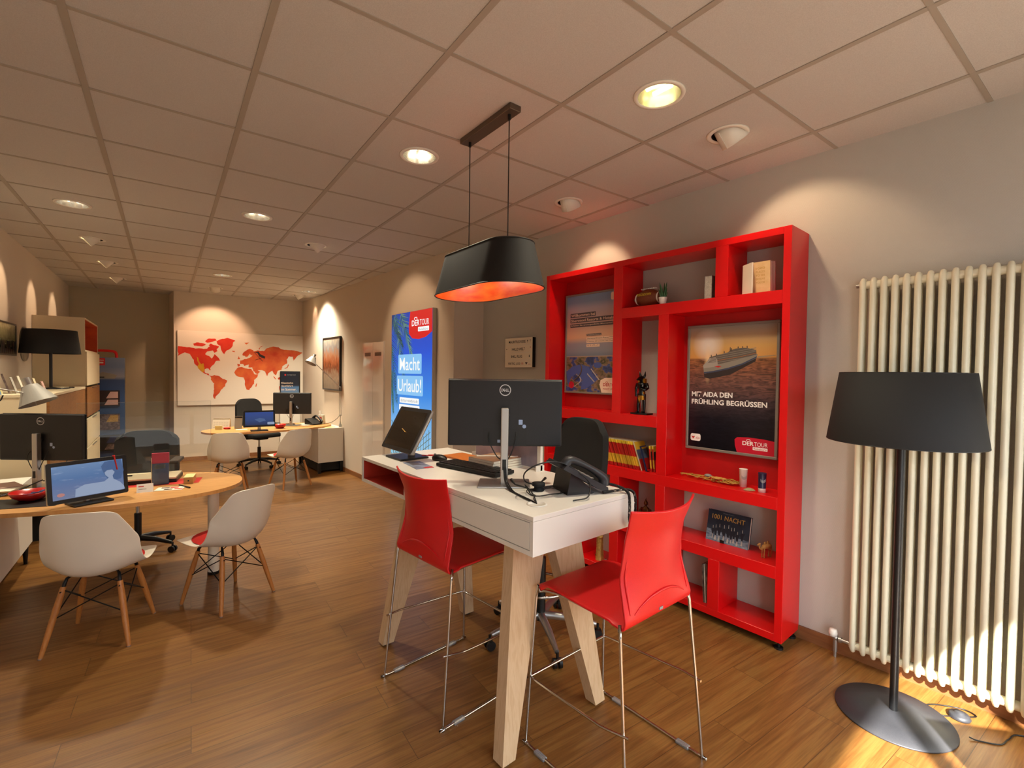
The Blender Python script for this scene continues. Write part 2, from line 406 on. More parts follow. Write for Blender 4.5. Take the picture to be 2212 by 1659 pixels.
# ------------------------------------------------------------------ red shelf unit
FX = 2.924
sh = thing('wall_shelf', 'tall glossy red lacquered shelf unit with open cells on the right wall', 'shelf', (FX, 2.03, 0))
L = Matrix.Translation((-FX, -2.03, 0))
def rb(a, b, y0, y1): return a  # unused
b = MB(L)
D0, D1 = FX, WX-.004
def hb(y0, y1, z0, z1): b.box((D0, y0, z0), (D1, y1, z1), bev=.0015, seg=1)
Y0, Y1, Z0, Z1 = 1.048, 3.018, .048, 2.436
A_, B_ = 1.09, 2.975
hb(Y0, A_, Z0, Z1); hb(B_, Y1, Z0, Z1)
hb(A_, B_, 2.394, Z1); hb(A_, B_, Z0, .091)
hb(1.4075, 1.4885, 2.078, 2.394)         # between football cell and book cell
hb(2.204, 2.284, 1.289, 2.394)           # right of the resort poster
hb(A_, 2.204, 2.0, 2.078)                # beam over the cruise poster
hb(1.8125, 1.8905, .883, 2.0)            # left of the cruise poster
hb(1.8905, B_, 1.21, 1.289)              # beam over the comics
hb(A_, B_, .81, .883)                    # beam under comics and cruise poster
hb(2.207, 2.2885, .091, .81); hb(1.8165, 1.8915, .091, .81)
hb(A_, 1.8165, .41, .483); hb(1.4205, 1.495, .091, .41)
hb(2.6, 2.68, .883, 1.21); hb(2.6, 2.68, .091, .81)
hb(1.8915, 2.207, .41, .483)
b.build('frame', M['red'], sh)
p = MB(L); p.box((3.135, 2.283, 1.289), (3.15, 2.975, 2.395)); p.build('back_panel', M['redback'], sh)
p = MB(L); p.box((3.135, 1.09, .883), (3.15, 1.813, 2.0)); p.build('back_panel', M['redback'], sh)
for y in (1.075, 2.0, 2.98):
    for x in (2.96, 3.15):
        MB(L).cyl((x, y, 0), (x, y, .012), .024, n=16).cyl((x, y, .012), (x, y, .05), .007, n=10).build('foot', M['black'], sh)
sk = MB(L); sk.box((2.95, 1.062, .036), (3.18, 3.005, .049)); sk.build('plinth', M['black'], sh)

# ------------------------------------------------------------------ framed posters in the shelf
def uvmat(name, rough=.35): 
    m = mat(name, '#888888', rough); t = NT(m); uv = t.n('ShaderNodeUVMap'); sep = t.n('ShaderNodeSeparateXYZ'); t.l(uv, 0, sep, 0); return m, t, uv, sep
def cruise_mat():
    m, t, uv, sep = uvmat('cruise_print', .3)
    r = t.ramp([(0, '#0b0c14'), (.25, '#15151f'), (.40, '#3a2f36'), (.55, '#6a4c45'), (.66, '#7b5340'), (.735, '#8a5f3f'), (.75, '#d49a54'), (.84, '#cfa361'), (1, '#938c84')])
    t.l(sep, 1, r, 0)
    mp = t.n('ShaderNodeMapping'); mp.inputs['Scale'].default_value = (9, 60, 1); t.l(uv, 0, mp, 0)
    nz = t.n('ShaderNodeTexNoise'); nz.inputs['Scale'].default_value = 1; nz.inputs['Detail'].default_value = 6; nz.inputs['Distortion'].default_value = 1.2; t.l(mp, 0, nz, 'Vector')
    wv = t.ramp([(.35, (.45, .45, .5)), (.65, (1.7, 1.5, 1.35))]); t.l(nz, 0, wv, 0)
    sea = t.mix('MULTIPLY', 1); t.l(r, 0, sea, 6); t.l(wv, 0, sea, 7)
    st = t.n('ShaderNodeMath', operation='LESS_THAN'); st.inputs[1].default_value = .735; t.l(sep, 1, st, 0)
    mx = t.mix(); t.l(st, 0, mx, 0); t.l(r, 0, mx, 6); t.l(sea, 2, mx, 7)
    ds = t.n('ShaderNodeVectorMath', operation='DISTANCE'); sc = t.n('ShaderNodeMapping'); sc.inputs['Scale'].default_value = (1, 1.42, 1); t.l(uv, 0, sc, 0); t.l(sc, 0, ds, 0); ds.inputs[1].default_value = (.23, .855*1.42, 0)
    sr = t.ramp([(0, (1, 1, 1)), (.07, (.8, .8, .8)), (.2, (0, 0, 0))]); t.l(ds, 1, sr, 0)
    m2 = t.mix(); t.l(sr, 0, m2, 0); t.l(mx, 2, m2, 6); m2.inputs[7].default_value = lin('#e8dcd0')
    ds2 = t.n('ShaderNodeVectorMath', operation='DISTANCE'); sc2 = t.n('ShaderNodeMapping'); sc2.inputs['Scale'].default_value = (1, .28, 1); t.l(uv, 0, sc2, 0); t.l(sc2, 0, ds2, 0); ds2.inputs[1].default_value = (.23, .70*.28, 0)
    s2 = t.ramp([(0, (.9, .9, .9)), (.05, (0, 0, 0))]); t.l(ds2, 1, s2, 0)
    m3 = t.mix(); t.l(s2, 0, m3, 0); t.l(m2, 2, m3, 6); m3.inputs[7].default_value = lin('#f3cf9c')
    t.l(m3, 2, t.b, 'Base Color'); return m
def resort_mat():
    m, t, uv, sep = uvmat('resort_print', .3)
    r = t.ramp([(0, '#6f5b55'), (.355, '#d6a878'), (.375, '#747e92'), (.42, '#8a8fa0'), (.50, '#9a94a4'), (.56, '#dfb08e'), (.72, '#d9b8ac'), (.86, '#bdb3c2'), (.93, '#8397b8'), (1, '#7d96bb')]); t.l(sep, 1, r, 0)
    vo = t.n('ShaderNodeTexVoronoi'); vo.inputs['Scale'].default_value = 26; mp = t.n('ShaderNodeMapping'); mp.inputs['Scale'].default_value = (1, 2.1, 1); t.l(uv, 0, mp, 0); t.l(mp, 0, vo, 'Vector')
    nz = t.n('ShaderNodeTexNoise'); nz.inputs['Scale'].default_value = 5; nz.inputs['Detail'].default_value = 8; t.l(mp, 0, nz, 'Vector')
    cr = t.ramp([(.36, '#2f3f78'), (.45, '#4a5fa8'), (.48, '#a0826e'), (.56, '#7a6a4a'), (.62, '#3f4428'), (.70, '#b08d72'), (.8, '#5a4a36')]); t.l(nz, 0, cr, 0)
    mv = t.mix('MULTIPLY', .55); t.l(cr, 0, mv, 6); t.l(vo, 0, mv, 7)
    st = t.n('ShaderNodeMath', operation='LESS_THAN'); st.inputs[1].default_value = .36; t.l(sep, 1, st, 0)
    mx = t.mix(); t.l(st, 0, mx, 0); t.l(r, 0, mx, 6); t.l(mv, 2, mx, 7); t.l(mx, 2, t.b, 'Base Color'); return m
def flat(name, F, poly, m, par, lift=.0006): return MB(F).add([(x, y, lift) for x, y in poly], [list(range(len(poly)))] if sum(poly[i][0]*poly[(i+1) % len(poly)][1]-poly[(i+1) % len(poly)][0]*poly[i][1] for i in range(len(poly))) > 0 else [list(range(len(poly)))[::-1]]).build(name, m, par)
def brand(F, x, y, w_, par, ma, mb2, scale=1, sub=None, lift=.0016):
    """suitcase handle over DERTOUR"""
    text('DER', 'lettering', ma, par, F, x, y, wd=w_*.46, ht=w_*.17, bold=.02, lift=lift)
    text('TOUR', 'lettering', mb2, par, F, x+w_*.475, y, wd=w_*.525, ht=w_*.17, lift=lift)
    h = MB(F); h.tube([(x+w_*.17, y+w_*.18, lift), (x+w_*.17, y+w_*.225, lift), (x+w_*.19, y+w_*.245, lift), (x+w_*.29, y+w_*.245, lift), (x+w_*.31, y+w_*.225, lift), (x+w_*.31, y+w_*.18, lift)], w_*.012, n=5); h.build('handle_mark', ma, par)
    if sub: 
        flat('name_plate', F, rrect(x+w_*.42, y-w_*.16, w_*.58, w_*.125, w_*.015), mb2, par, lift)
        text(sub, 'lettering', M['rednote'], par, F, x+w_*.46, y-w_*.14, wd=w_*.5, ht=w_*.085, lift=lift+.0006)
# cruise poster
cp_ = thing('poster', 'grey-framed cruise ship sunset poster with headline MIT AIDA DEN FRÜHLING BEGRÜSSEN', 'poster', (3.12, 1.464, 1.07))
cx0, cy_, cz0, pw, ph = 3.098, 1.768, 1.070, .606, .858
FP = Matrix.Translation((-3.12, -1.464, -1.07)) @ frame((cx0, cy_, cz0), (0, -1, 0), (0, 0, 1))
fr = MB(FP); k = .018
for a in (((0, 0, -.03), (pw, k, 0)), ((0, ph-k, -.03), (pw, ph, 0)), ((0, k, -.03), (k, ph-k, 0)), ((pw-k, k, -.03), (pw, ph-k, 0))): fr.box(*a, bev=.003, seg=1)
fr.build('frame', M['greyframe'], cp_)
q = MB(FP); q.box((k, k, -.028), (pw-k, ph-k, -.009)); q.build('backing', M['white'], cp_)
iw, ih = pw-2*k, ph-2*k
MB(FP @ Matrix.Translation((k, k, -.008))).quad((0, 0, 0), (iw, 0, 0), (iw, ih, 0), (0, ih, 0)).build('print', cruise_mat(), cp_)
FI = FP @ Matrix.Translation((k, k, -.008))
def U(p): return [(x*iw, y*ih) for x, y in p]
M['hull'] = mat('ship_hull_print', '#8b8478', .5); M['shipdk'] = mat('ship_deck_print', '#4c4540', .5); M['shipsup'] = noisy('ship_balconies_print', '#7a7066', '#3c3634', 260, .5, (1, 2, 4))
flat('ship_wake', FI, U([(.80, .755), (.99, .762), (.99, .756), (.80, .74)]), mat('wake_print', '#a08a6a', .6), cp_, .0004)
flat('ship_shadow', FI, U([(.185, .615), (.45, .66), (.79, .745), (.78, .715), (.5, .61), (.26, .575), (.19, .585)]), mat('ship_shade_print', '#2f2625', .6), cp_, .0004)
flat('ship_hull', FI, U([(.172, .685), (.185, .618), (.30, .628), (.48, .655), (.64, .69), (.79, .74), (.803, .772), (.6, .735), (.4, .70), (.22, .70)]), M['hull'], cp_, .0007)
flat('hull_line', FI, U([(.184, .630), (.30, .640), (.48, .667), (.64, .702), (.795, .755), (.79, .742), (.64, .690), (.48, .655), (.30, .628), (.185, .618)]), mat('hull_blue_print', '#3c455e', .5), cp_, .0008)
flat('ship_superstructure', FI, U([(.235, .70), (.25, .752), (.30, .762), (.40, .778), (.47, .79), (.50, .805), (.56, .818), (.66, .822), (.74, .812), (.785, .800), (.79, .768), (.6, .733), (.4, .70), (.28, .69)]), M['shipsup'], cp_, .0009)
for k2 in range(5):
    y_ = .708+.016*k2; flat('deck_line', FI, U([(.30+.01*k2, y_-.005), (.60, y_+.026), (.785, y_+.052 if k2 < 3 else y_+.045), (.785, y_+.056 if k2 < 3 else y_+.049), (.60, y_+.030), (.30+.01*k2, y_-.001)]), M['hull'] if k2 != 1 else mat('lifeboat_print', '#a8683a', .5), cp_, .0011)
flat('ship_bow', FI, U([(.172, .685), (.180, .662), (.30, .672), (.355, .685), (.345, .735), (.325, .752), (.25, .745), (.215, .715)]), mat('ship_bow_print', '#a29a90', .5), cp_, .0012)
for k2 in range(4): flat('bow_window_row', FI, U([(.235+.012*k2, .705+.011*k2), (.335, .715+.009*k2), (.335, .718+.009*k2), (.235+.012*k2, .709+.011*k2)]), M['shipdk'], cp_, .0014)
for u_, v_, hh in ((.265, .755, .018), (.33, .765, .016), (.42, .785, .016), (.49, .80, .03), (.505, .80, .022), (.58, .82, .014), (.63, .822, .012), (.68, .82, .016)): flat('ship_funnel', FI, U([(u_, v_), (u_+.014, v_), (u_+.010, v_+hh), (u_+.002, v_+hh)]), M['shipdk'], cp_, .0013)
flat('bow_mark', FI, U([(.31, .675), (.36, .682), (.40, .675), (.36, .668)]), M['rednote'], cp_, .0014)
text('MIT AIDA DEN', 'lettering', M['whitetx'], cp_, FI, .035*iw, .425*ih, wd=.50*iw, ht=.041*ih, bold=.025, lift=.0012)
text('FRÜHLING BEGRÜSSEN', 'lettering', M['whitetx'], cp_, FI, .035*iw, .362*ih, wd=.88*iw, ht=.050*ih, bold=.025, lift=.0012)
flat('badge', FI, [(x*iw, y*ih) for x, y in rrect(.03, .05, .13, .06, .02)], M['whitetx'], cp_, .0008)
flat('badge_mark', FI, U([(.04, .09), (.065, .085), (.09, .09), (.066, .064)]), M['rednote'], cp_, .0014); text('AIDA', 'lettering', M['rednote'], cp_, FI, .10*iw, .066*ih, wd=.05*iw, ht=.018*ih, lift=.0014)
M['crimson'] = mat('crimson_print', '#c01830', .35)
flat('corner_badge', FI, U([(.60, 0), (.575, .05), (.57, .10), (.60, .118), (.72, .125), (.88, .122), (1, .112), (1, 0)]), M['crimson'], cp_, .0008)
brand(FI, .66*iw, .062*ih, .27*iw, cp_, M['whitetx'], M['whitetx'], sub='Reisebüro')
# resort poster
rp = thing('poster', 'grey-framed resort poster reading Willkommen bei Sherwood Resorts & Hotels, pool view below', 'poster', (3.12, 2.648, 1.414))
FP = Matrix.Translation((-3.12, -2.648, -1.414)) @ frame((3.098, 2.951, 1.414), (0, -1, 0), (0, 0, 1)); pw, ph, k = .606, .862, .016
fr = MB(FP)
for a in (((0, 0, -.03), (pw, k, 0)), ((0, ph-k, -.03), (pw, ph, 0)), ((0, k, -.03), (k, ph-k, 0)), ((pw-k, k, -.03), (pw, ph-k, 0))): fr.box(*a, bev=.003, seg=1)
fr.build('frame', M['greyframe'], rp); q = MB(FP); q.box((k, k, -.028), (pw-k, ph-k, -.009)); q.build('backing', M['white'], rp)
iw, ih = pw-2*k, ph-2*k; FI = FP @ Matrix.Translation((k, k, -.008))
MB(FI).quad((0, 0, 0), (iw, 0, 0), (iw, ih, 0), (0, ih, 0)).build('print', resort_mat(), rp)
M['plate'] = mat('headline_plate', '#5d565c', .5); M['sandtx'] = mat('sand_print', '#f6dcc4', .5); M['plate2'] = mat('price_plate', '#f0d2ba', .5); M['poolblue'] = mat('pool_print', '#4a5ea6', .4); M['slide'] = mat('slide_print', '#5e5249', .5); M['sun_dots'] = mat('parasol_print', '#c9bfb6', .5)
for (s_, x, y, w_, h_) in (('Willkommen bei', .07, .775, .50, .045), ('Sherwood Resorts & Hotels', .07, .72, .84, .045), ('Erleben Sie unvergessliche Momente!', .07, .672, .82, .035)):
    flat('headline_plate', FI, U([(x, y), (x+w_, y), (x+w_, y+h_), (x, y+h_)]), M['plate'], rp, .0006); text(s_, 'lettering', M['sandtx'], rp, FI, (x+.015)*iw, (y+.009)*ih, wd=(w_-.03)*iw, ht=(h_-.017)*ih, bold=.015, lift=.0012)
flat('price_plate', FI, U([(.40, .575), (.68, .575), (.68, .597), (.40, .597)]), M['plate'], rp, .0006); text('Türkische Riviera', 'lettering', M['sandtx'], rp, FI, .41*iw, .58*ih, wd=.26*iw, ht=.012*ih, lift=.0012)
for s_, y, w_ in (('Sherwood Dreams Resort *****', .535, .52), ('7 Nächte All Inclusive, inkl. Flug', .502, .50), ('ab € 679 p.P.', .462, .25)):
    flat('price_plate', FI, U([(.40, y), (.40+w_, y), (.40+w_, y+.028), (.40, y+.028)]), M['plate2'], rp, .0006); text(s_, 'lettering', M['blacktx'], rp, FI, .415*iw, (y+.007)*ih, wd=(w_-.03)*iw, ht=.015*ih, lift=.0012)
flat('badge', FI, [(x*iw, y*ih) for x, y in rrect(.84, .915, .15, .075, .02)], M['sandtx'], rp, .0006); flat('badge_mark', FI, [(x*iw, y*ih) for x, y in circ(.915, .963, .022, .014)], M['greytx'], rp, .0012)
flat('pool', FI, U([(.02, .10), (.0, .2), (.12, .26), (.3, .285), (.45, .26), (.52, .19), (.62, .13), (.55, .09), (.47, .06), (.40, .03), (.30, .02), (.33, .12), (.22, .19), (.10, .15), (.05, .06)]), M['poolblue'], rp, .0005)
flat('pool', FI, [(x*iw, y*ih) for x, y in circ(.62, .275, .075, .03)], M['poolblue'], rp, .0005)
sl = MB(FI); sl.tube([(.17*iw, .115*ih, .001), (.26*iw, .16*ih, .001), (.315*iw, .22*ih, .001), (.30*iw, .28*ih, .001), (.22*iw, .315*ih, .001)], .006, n=4, sm=4); sl.build('water_slide', M['slide'], rp)
pd = MB(FI)
for i in range(46):
    if i < 16: x, y = .14+.16*math.sin(i/15*2.6), .045+.13*(i/15)
    elif i < 30: x, y = .43+(i-16)*.010, .185-(i-16)*.006
    else: x, y = .50+(i-30)*.010, .235-(i-30)*.007
    pd.add([(x*iw+px_, y*ih+py_, .0011) for px_, py_ in circ(0, 0, .0055, n=8)], [list(range(8))])
tag(pd.build('parasols', M['sun_dots'], rp), kind='stuff')
flat('small_badge', FI, [(x*iw, y*ih) for x, y in circ(.11, .068, .055, .036)], M['crimson'], rp, .0012)
flat('corner_badge', FI, U([(.70, 0), (.66, .08), (.68, .125), (.76, .148), (1, .15), (1, 0)]), M['sandtx'], rp, .0012)
brand(FI, .73*iw, .065*ih, .26*iw, rp, M['rednote'], M['rednote'], lift=.002); text('MACHT URLAUB', 'lettering', M['rednote'], rp, FI, .73*iw, .03*ih, wd=.25*iw, ht=.018*ih, lift=.002)

# ------------------------------------------------------------------ radiator
ra = thing('radiator', 'tall cream column radiator with vertical tubes on the right wall', 'radiator', (3.13, .35, 0))
RL = Matrix.Translation((-3.13, -.35, 0)); RX, pitch_ = 3.108, .0462
n_t = 19; ys = [.756-.0462*i for i in range(n_t)]
for i, y in enumerate(ys):
    t_ = MB(RL)
    for x in (RX, RX+.040): t_.tube([(x+(.012 if x == RX else -.012), y, .075), (x, y, .095), (x, y, .13), (x, y, 2.06), (x, y, 2.095), (x+(.012 if x == RX else -.012), y, 2.112)], [.011, .0142, .0146, .0146, .0142, .011], n=12)
    t_.build('tube', M['rad'], ra)
for z_, nm in ((.105, 'header'), (2.082, 'header')): MB(RL).tube([(RX+.02, ys[0]+.016, z_), (RX+.02, ys[-1]-.02, z_)], .0215, n=16).build(nm, M['rad'], ra)
MB(RL).cyl((RX+.02, ys[0]+.016, 2.082), (RX+.02, ys[0]+.032, 2.082), .012).build('bleed_valve', M['alu'], ra)
for z_ in (.5, 1.6):
    bk = MB(RL); bk.box((RX+.05, ys[2]-.01, z_), (WX-.001, ys[2]+.01, z_+.03)); bk.build('bracket', M['rad'], ra)
vv_ = MB(RL); vv_.cyl((RX+.02, ys[0]+.014, .105), (RX+.02, ys[0]+.07, .105), .010).cyl((RX+.02, ys[0]+.055, .105), (RX+.02, ys[0]+.068, .105), .017, n=6).cyl((RX+.02, ys[0]+.085, .135), (RX+.02, ys[0]+.085, .03), .011).ball((RX+.02, ys[0]+.085, .11), .017, n=6)
vv_.cyl((RX+.02, ys[0]+.085, .035), (RX+.02, ys[0]+.085, .0), .008).build('valve', M['alu'], ra)
MB(RL).lathe([(.001, -.02), (.02, -.018), (.022, 0), (.018, .02), (.001, .022)], 14, (RX+.015, ys[0]+.095, .135)).build('valve_cap', M['white'], ra)

# ------------------------------------------------------------------ standing and table lamp with black shades
def shade_mb(r0, r1, h, z0, n=56):
    m = MB(); m.lathe([(r0, z0), (r1, z0+h), (r1-.003, z0+h), (r0-.003, z0), (r0, z0)], n); return m
fl = thing('floor_lamp', 'black floor lamp with wide drum shade standing before the radiator', 'lamp', (2.795, .512, 0))
bs = MB(); bs.lathe([(.001, .0), (.222, 0), (.228, .003), (.226, .008), (.12, .018), (.04, .026), (.02, .030), (.001, .030)], 64); bs.build('base', M['base'], fl)
MB().cyl((0, 0, .03), (0, 0, 1.42), .0165, n=20).build('pole', M['pole'], fl)
sd = shade_mb(.293, .247, .322, 1.284).build('lamp_shade', M['shade'], fl)
for r_, z_ in ((.2915, 1.2855), (.2455, 1.605)): MB().tube([(r_*math.cos(a*2*PI/48), r_*math.sin(a*2*PI/48), z_) for a in range(48)], .0022, n=5, closed=True).build('rim', M['black'], fl)
sp = MB(); 
for a in range(3): sp.cyl((0, 0, 1.41), (.26*math.cos(a*2.094), .26*math.sin(a*2.094), 1.41), .003, n=6)
sp.build('spider', M['pole'], fl)
cdm = MB(); cdm.tube([(2.90, .36, .006), (2.93, .42, .005), (2.97, .36, .005), (3.0, .325, .006)], .003, n=6, sm=5); cdm.tube([(3.04, .29, .006), (3.085, .26, .005), (3.10, .31, .005), (3.04, .40, .005), (2.98, .44, .005), (2.92, .49, .005), (2.86, .52, .006)], .003, n=6, sm=5)
cdm.tube([(2.872, .262, .010), (2.885, .235, .004), (2.93, .17, .004), (3.0, .15, .004), (3.08, .11, .004), (3.12, -.1, .004)], .003, n=6, sm=5)
tag(cdm.build('power_cord', M['black']), 'thin black power cord lying on the floor behind the floor lamp foot', 'cord')
fs_ = MB(); fs_.lathe([(.001, 0), (.040, 0), (.042, .006), (.034, .020), (.018, .022), (.016, .028), (.001, .029)], 28, (3.02, .311, 0)); tag(fs_.build('foot_switch', M['base']), 'round grey foot switch on the floor by the radiator', 'switch')

# ------------------------------------------------------------------ pendant lamp over the bar desk
pl_ = thing('pendant_lamp', 'long black oval pendant lamp shade lined with orange print above the bar desk', 'lamp', (1.53, 2.037, HC))
a0 = math.atan2(-.366, -.018)  # long axis
rot = Matrix.Rotation(math.atan2(1.855-2.221, 1.521-1.539), 4, 'Z')
c_ = MB(rot); c_.box((-.235, -.034, -.03), (.235, .034, 0), bev=.002, seg=1); c_.build('canopy', M['bronze'], pl_)
for sx in (-1, 1): MB(rot).cyl((sx*.183, 0, -.03), (sx*.183, 0, -.672), .0028, n=8).cyl((sx*.183, 0, -.03), (sx*.183, 0, -.055), .008, n=10).build('cord', M['black'], pl_)
def stad(L_, R_, n=22):
    out = []
    for i in range(n+1): t = -PI/2+PI*i/n; out.append((L_/2-R_+R_*math.cos(t), R_*math.sin(t)))
    for i in range(n+1): t = PI/2+PI*i/n; out.append((-L_/2+R_+R_*math.cos(t), R_*math.sin(t)))
    return out
top_, bot_ = stad(.645, .125), stad(.745, .185); zt_, zb_ = -.672, -.892
def wallp(tp, bt, z1, z0, off=0):
    m = MB(rot); n = len(tp); vs = [(x, y, z1) for x, y in tp]+[(x, y, z0) for x, y in bt]
    m.add(vs, [(i, (i+1) % n, n+(i+1) % n, n+i) for i in range(n)], True); return m
wallp(top_, bot_, zt_, zb_).build('lamp_shade', M['shade'], pl_)
M['lining'] = noisy('orange_lining', '#b51d0c', '#cf6a26', 7, .4, (1, 1, 3))
sc_ = lambda P_, k_: [(x*k_, y*k_*.99) for x, y in P_]
wallp([(x*.992, y*.975) for x, y in top_][::-1], [(x*.993, y*.98) for x, y in bot_][::-1], zt_-.001, zb_+.001).build('lining', M['lining'], pl_)
tpl = MB(rot); n_ = len(top_); tpl.add([(x*.99, y*.99, zt_-.004) for x, y in top_], [list(range(n_))]); tpl.add([(x*.985, y*.985, zt_-.012) for x, y in top_], [list(range(n_))[::-1]]); tpl.build('top_panel', M['lining'], pl_)
for P_, z_ in ((bot_, zb_), (top_, zt_)): MB(rot).tube([(x, y, z_) for x, y in P_], .003, n=6, closed=True).build('rim', M['black'], pl_)
for sx in (-1, 1): MB(rot).cyl((sx*.183, 0, -.672), (sx*.183, 0, -.76), .02, n=14).ball((sx*.183, 0, -.79), .030, n=8).build('bulb', M['lampwhite'], pl_)
for sx in (-1, 1): lamp('pendant_light', 'POINT', V((1.53, 2.037, HC-.83))+rot.to_3x3() @ V((sx*.183, 0, 0)), 1.8, (1, .78, .55), shadow_soft_size=.03)

# ------------------------------------------------------------------ bar desk
DX0, DX1, DY0, DY1, DZ = 1.185, 1.812, 1.275, 2.845, 1.05
bd = thing('bar_desk', 'high white bar desk with drawer fronts and slanted wooden legs', 'desk', (1.5, 2.06, 0))
BL = Matrix.Translation((-1.5, -2.06, 0))
zb0 = .900
b = MB(BL); b.box((DX0, DY0, DZ-.018), (DX1, DY1, DZ), bev=.0012, seg=1); b.build('desktop', M['white'], bd)
b = MB(BL)
b.box((DX0, DY0, zb0), (DX1, DY0+.018, DZ-.0185)); b.box((DX0, DY1-.018, zb0), (DX1, DY1, DZ-.0185)); b.box((DX1-.018, DY0+.018, zb0), (DX1, DY1-.018, DZ-.0185))
b.box((DX0, DY0+.018, zb0), (DX1-.018, DY1-.018, zb0+.018)); b.box((DX0, 2.27, zb0+.018), (DX1-.018, 2.29, DZ-.0185)); b.box((DX0, DY0+.018, DZ-.024), (DX0+.016, 2.27, DZ-.0185))
b.build('carcass', M['white'], bd)
b = MB(BL); b.box((DX0, DY0+.021, zb0+.021), (DX0+.017, 2.267, DZ-.027), bev=.001, seg=1); b.build('drawer_front', M['white'], bd)
M['redin'] = noisy('red_niche_lining', '#a81d12', '#c33a22', 5, .5)
b = MB(BL); b.box((DX0+.30, 2.29, zb0+.0185), (DX0+.31, DY1-.0185, DZ-.019)); b.box((DX0+.006, DY1-.020, zb0+.0185), (DX0+.30, DY1-.0182, DZ-.019)); b.box((DX0+.006, 2.2905, zb0+.0185), (DX0+.30, 2.293, DZ-.019)); b.box((DX0+.006, 2.293, zb0+.0182), (DX0+.30, DY1-.02, zb0+.020)); b.build('niche_lining', M['redin'], bd)
def leg(xs, ysgn, yfoot):
    # outer edge nearly upright, inner edge flares at the top; both lean towards the desk centre
    xf0, xf1, xt0, xt1, ytop = xs; t_ = .062
    v = []
    for (x0, x1, y, z_) in ((xf0, xf1, yfoot, .012), (xt0, xt1, ytop, .900)):
        for x, yy in ((x0, y), (x1, y), (x1, y+ysgn*t_), (x0, y+ysgn*t_)): v.append((x, yy, z_))
    fcs = [(3, 2, 1, 0), (4, 5, 6, 7), (0, 1, 5, 4), (1, 2, 6, 5), (2, 3, 7, 6), (3, 0, 4, 7)]
    if ysgn < 0: fcs = [f[::-1] for f in fcs]
    m = MB(BL); m.add(v, fcs); lg = m.build('leg', M['maple'], bd)
    MB(BL).cyl(((xf0+xf1)/2, yfoot+ysgn*t_/2, 0), ((xf0+xf1)/2, yfoot+ysgn*t_/2, .013), .022).build('glide', M['black'], lg)
for yf_, yt_, sg in ((1.425, 1.515, 1), (2.575, 2.485, -1)):
    leg((1.178, 1.245, 1.300, 1.497, yt_), sg, yf_); leg((1.745, 1.812, 1.501, 1.698, yt_), sg, yf_)
b = MB(BL); b.lathe([(.038, 0), (.042, .0008), (.041, .003), (.034, .0035), (.033, .001), (.001, .001)], 32, (1.315, 1.395, DZ)); b.build('cable_grommet', M['white'], bd)

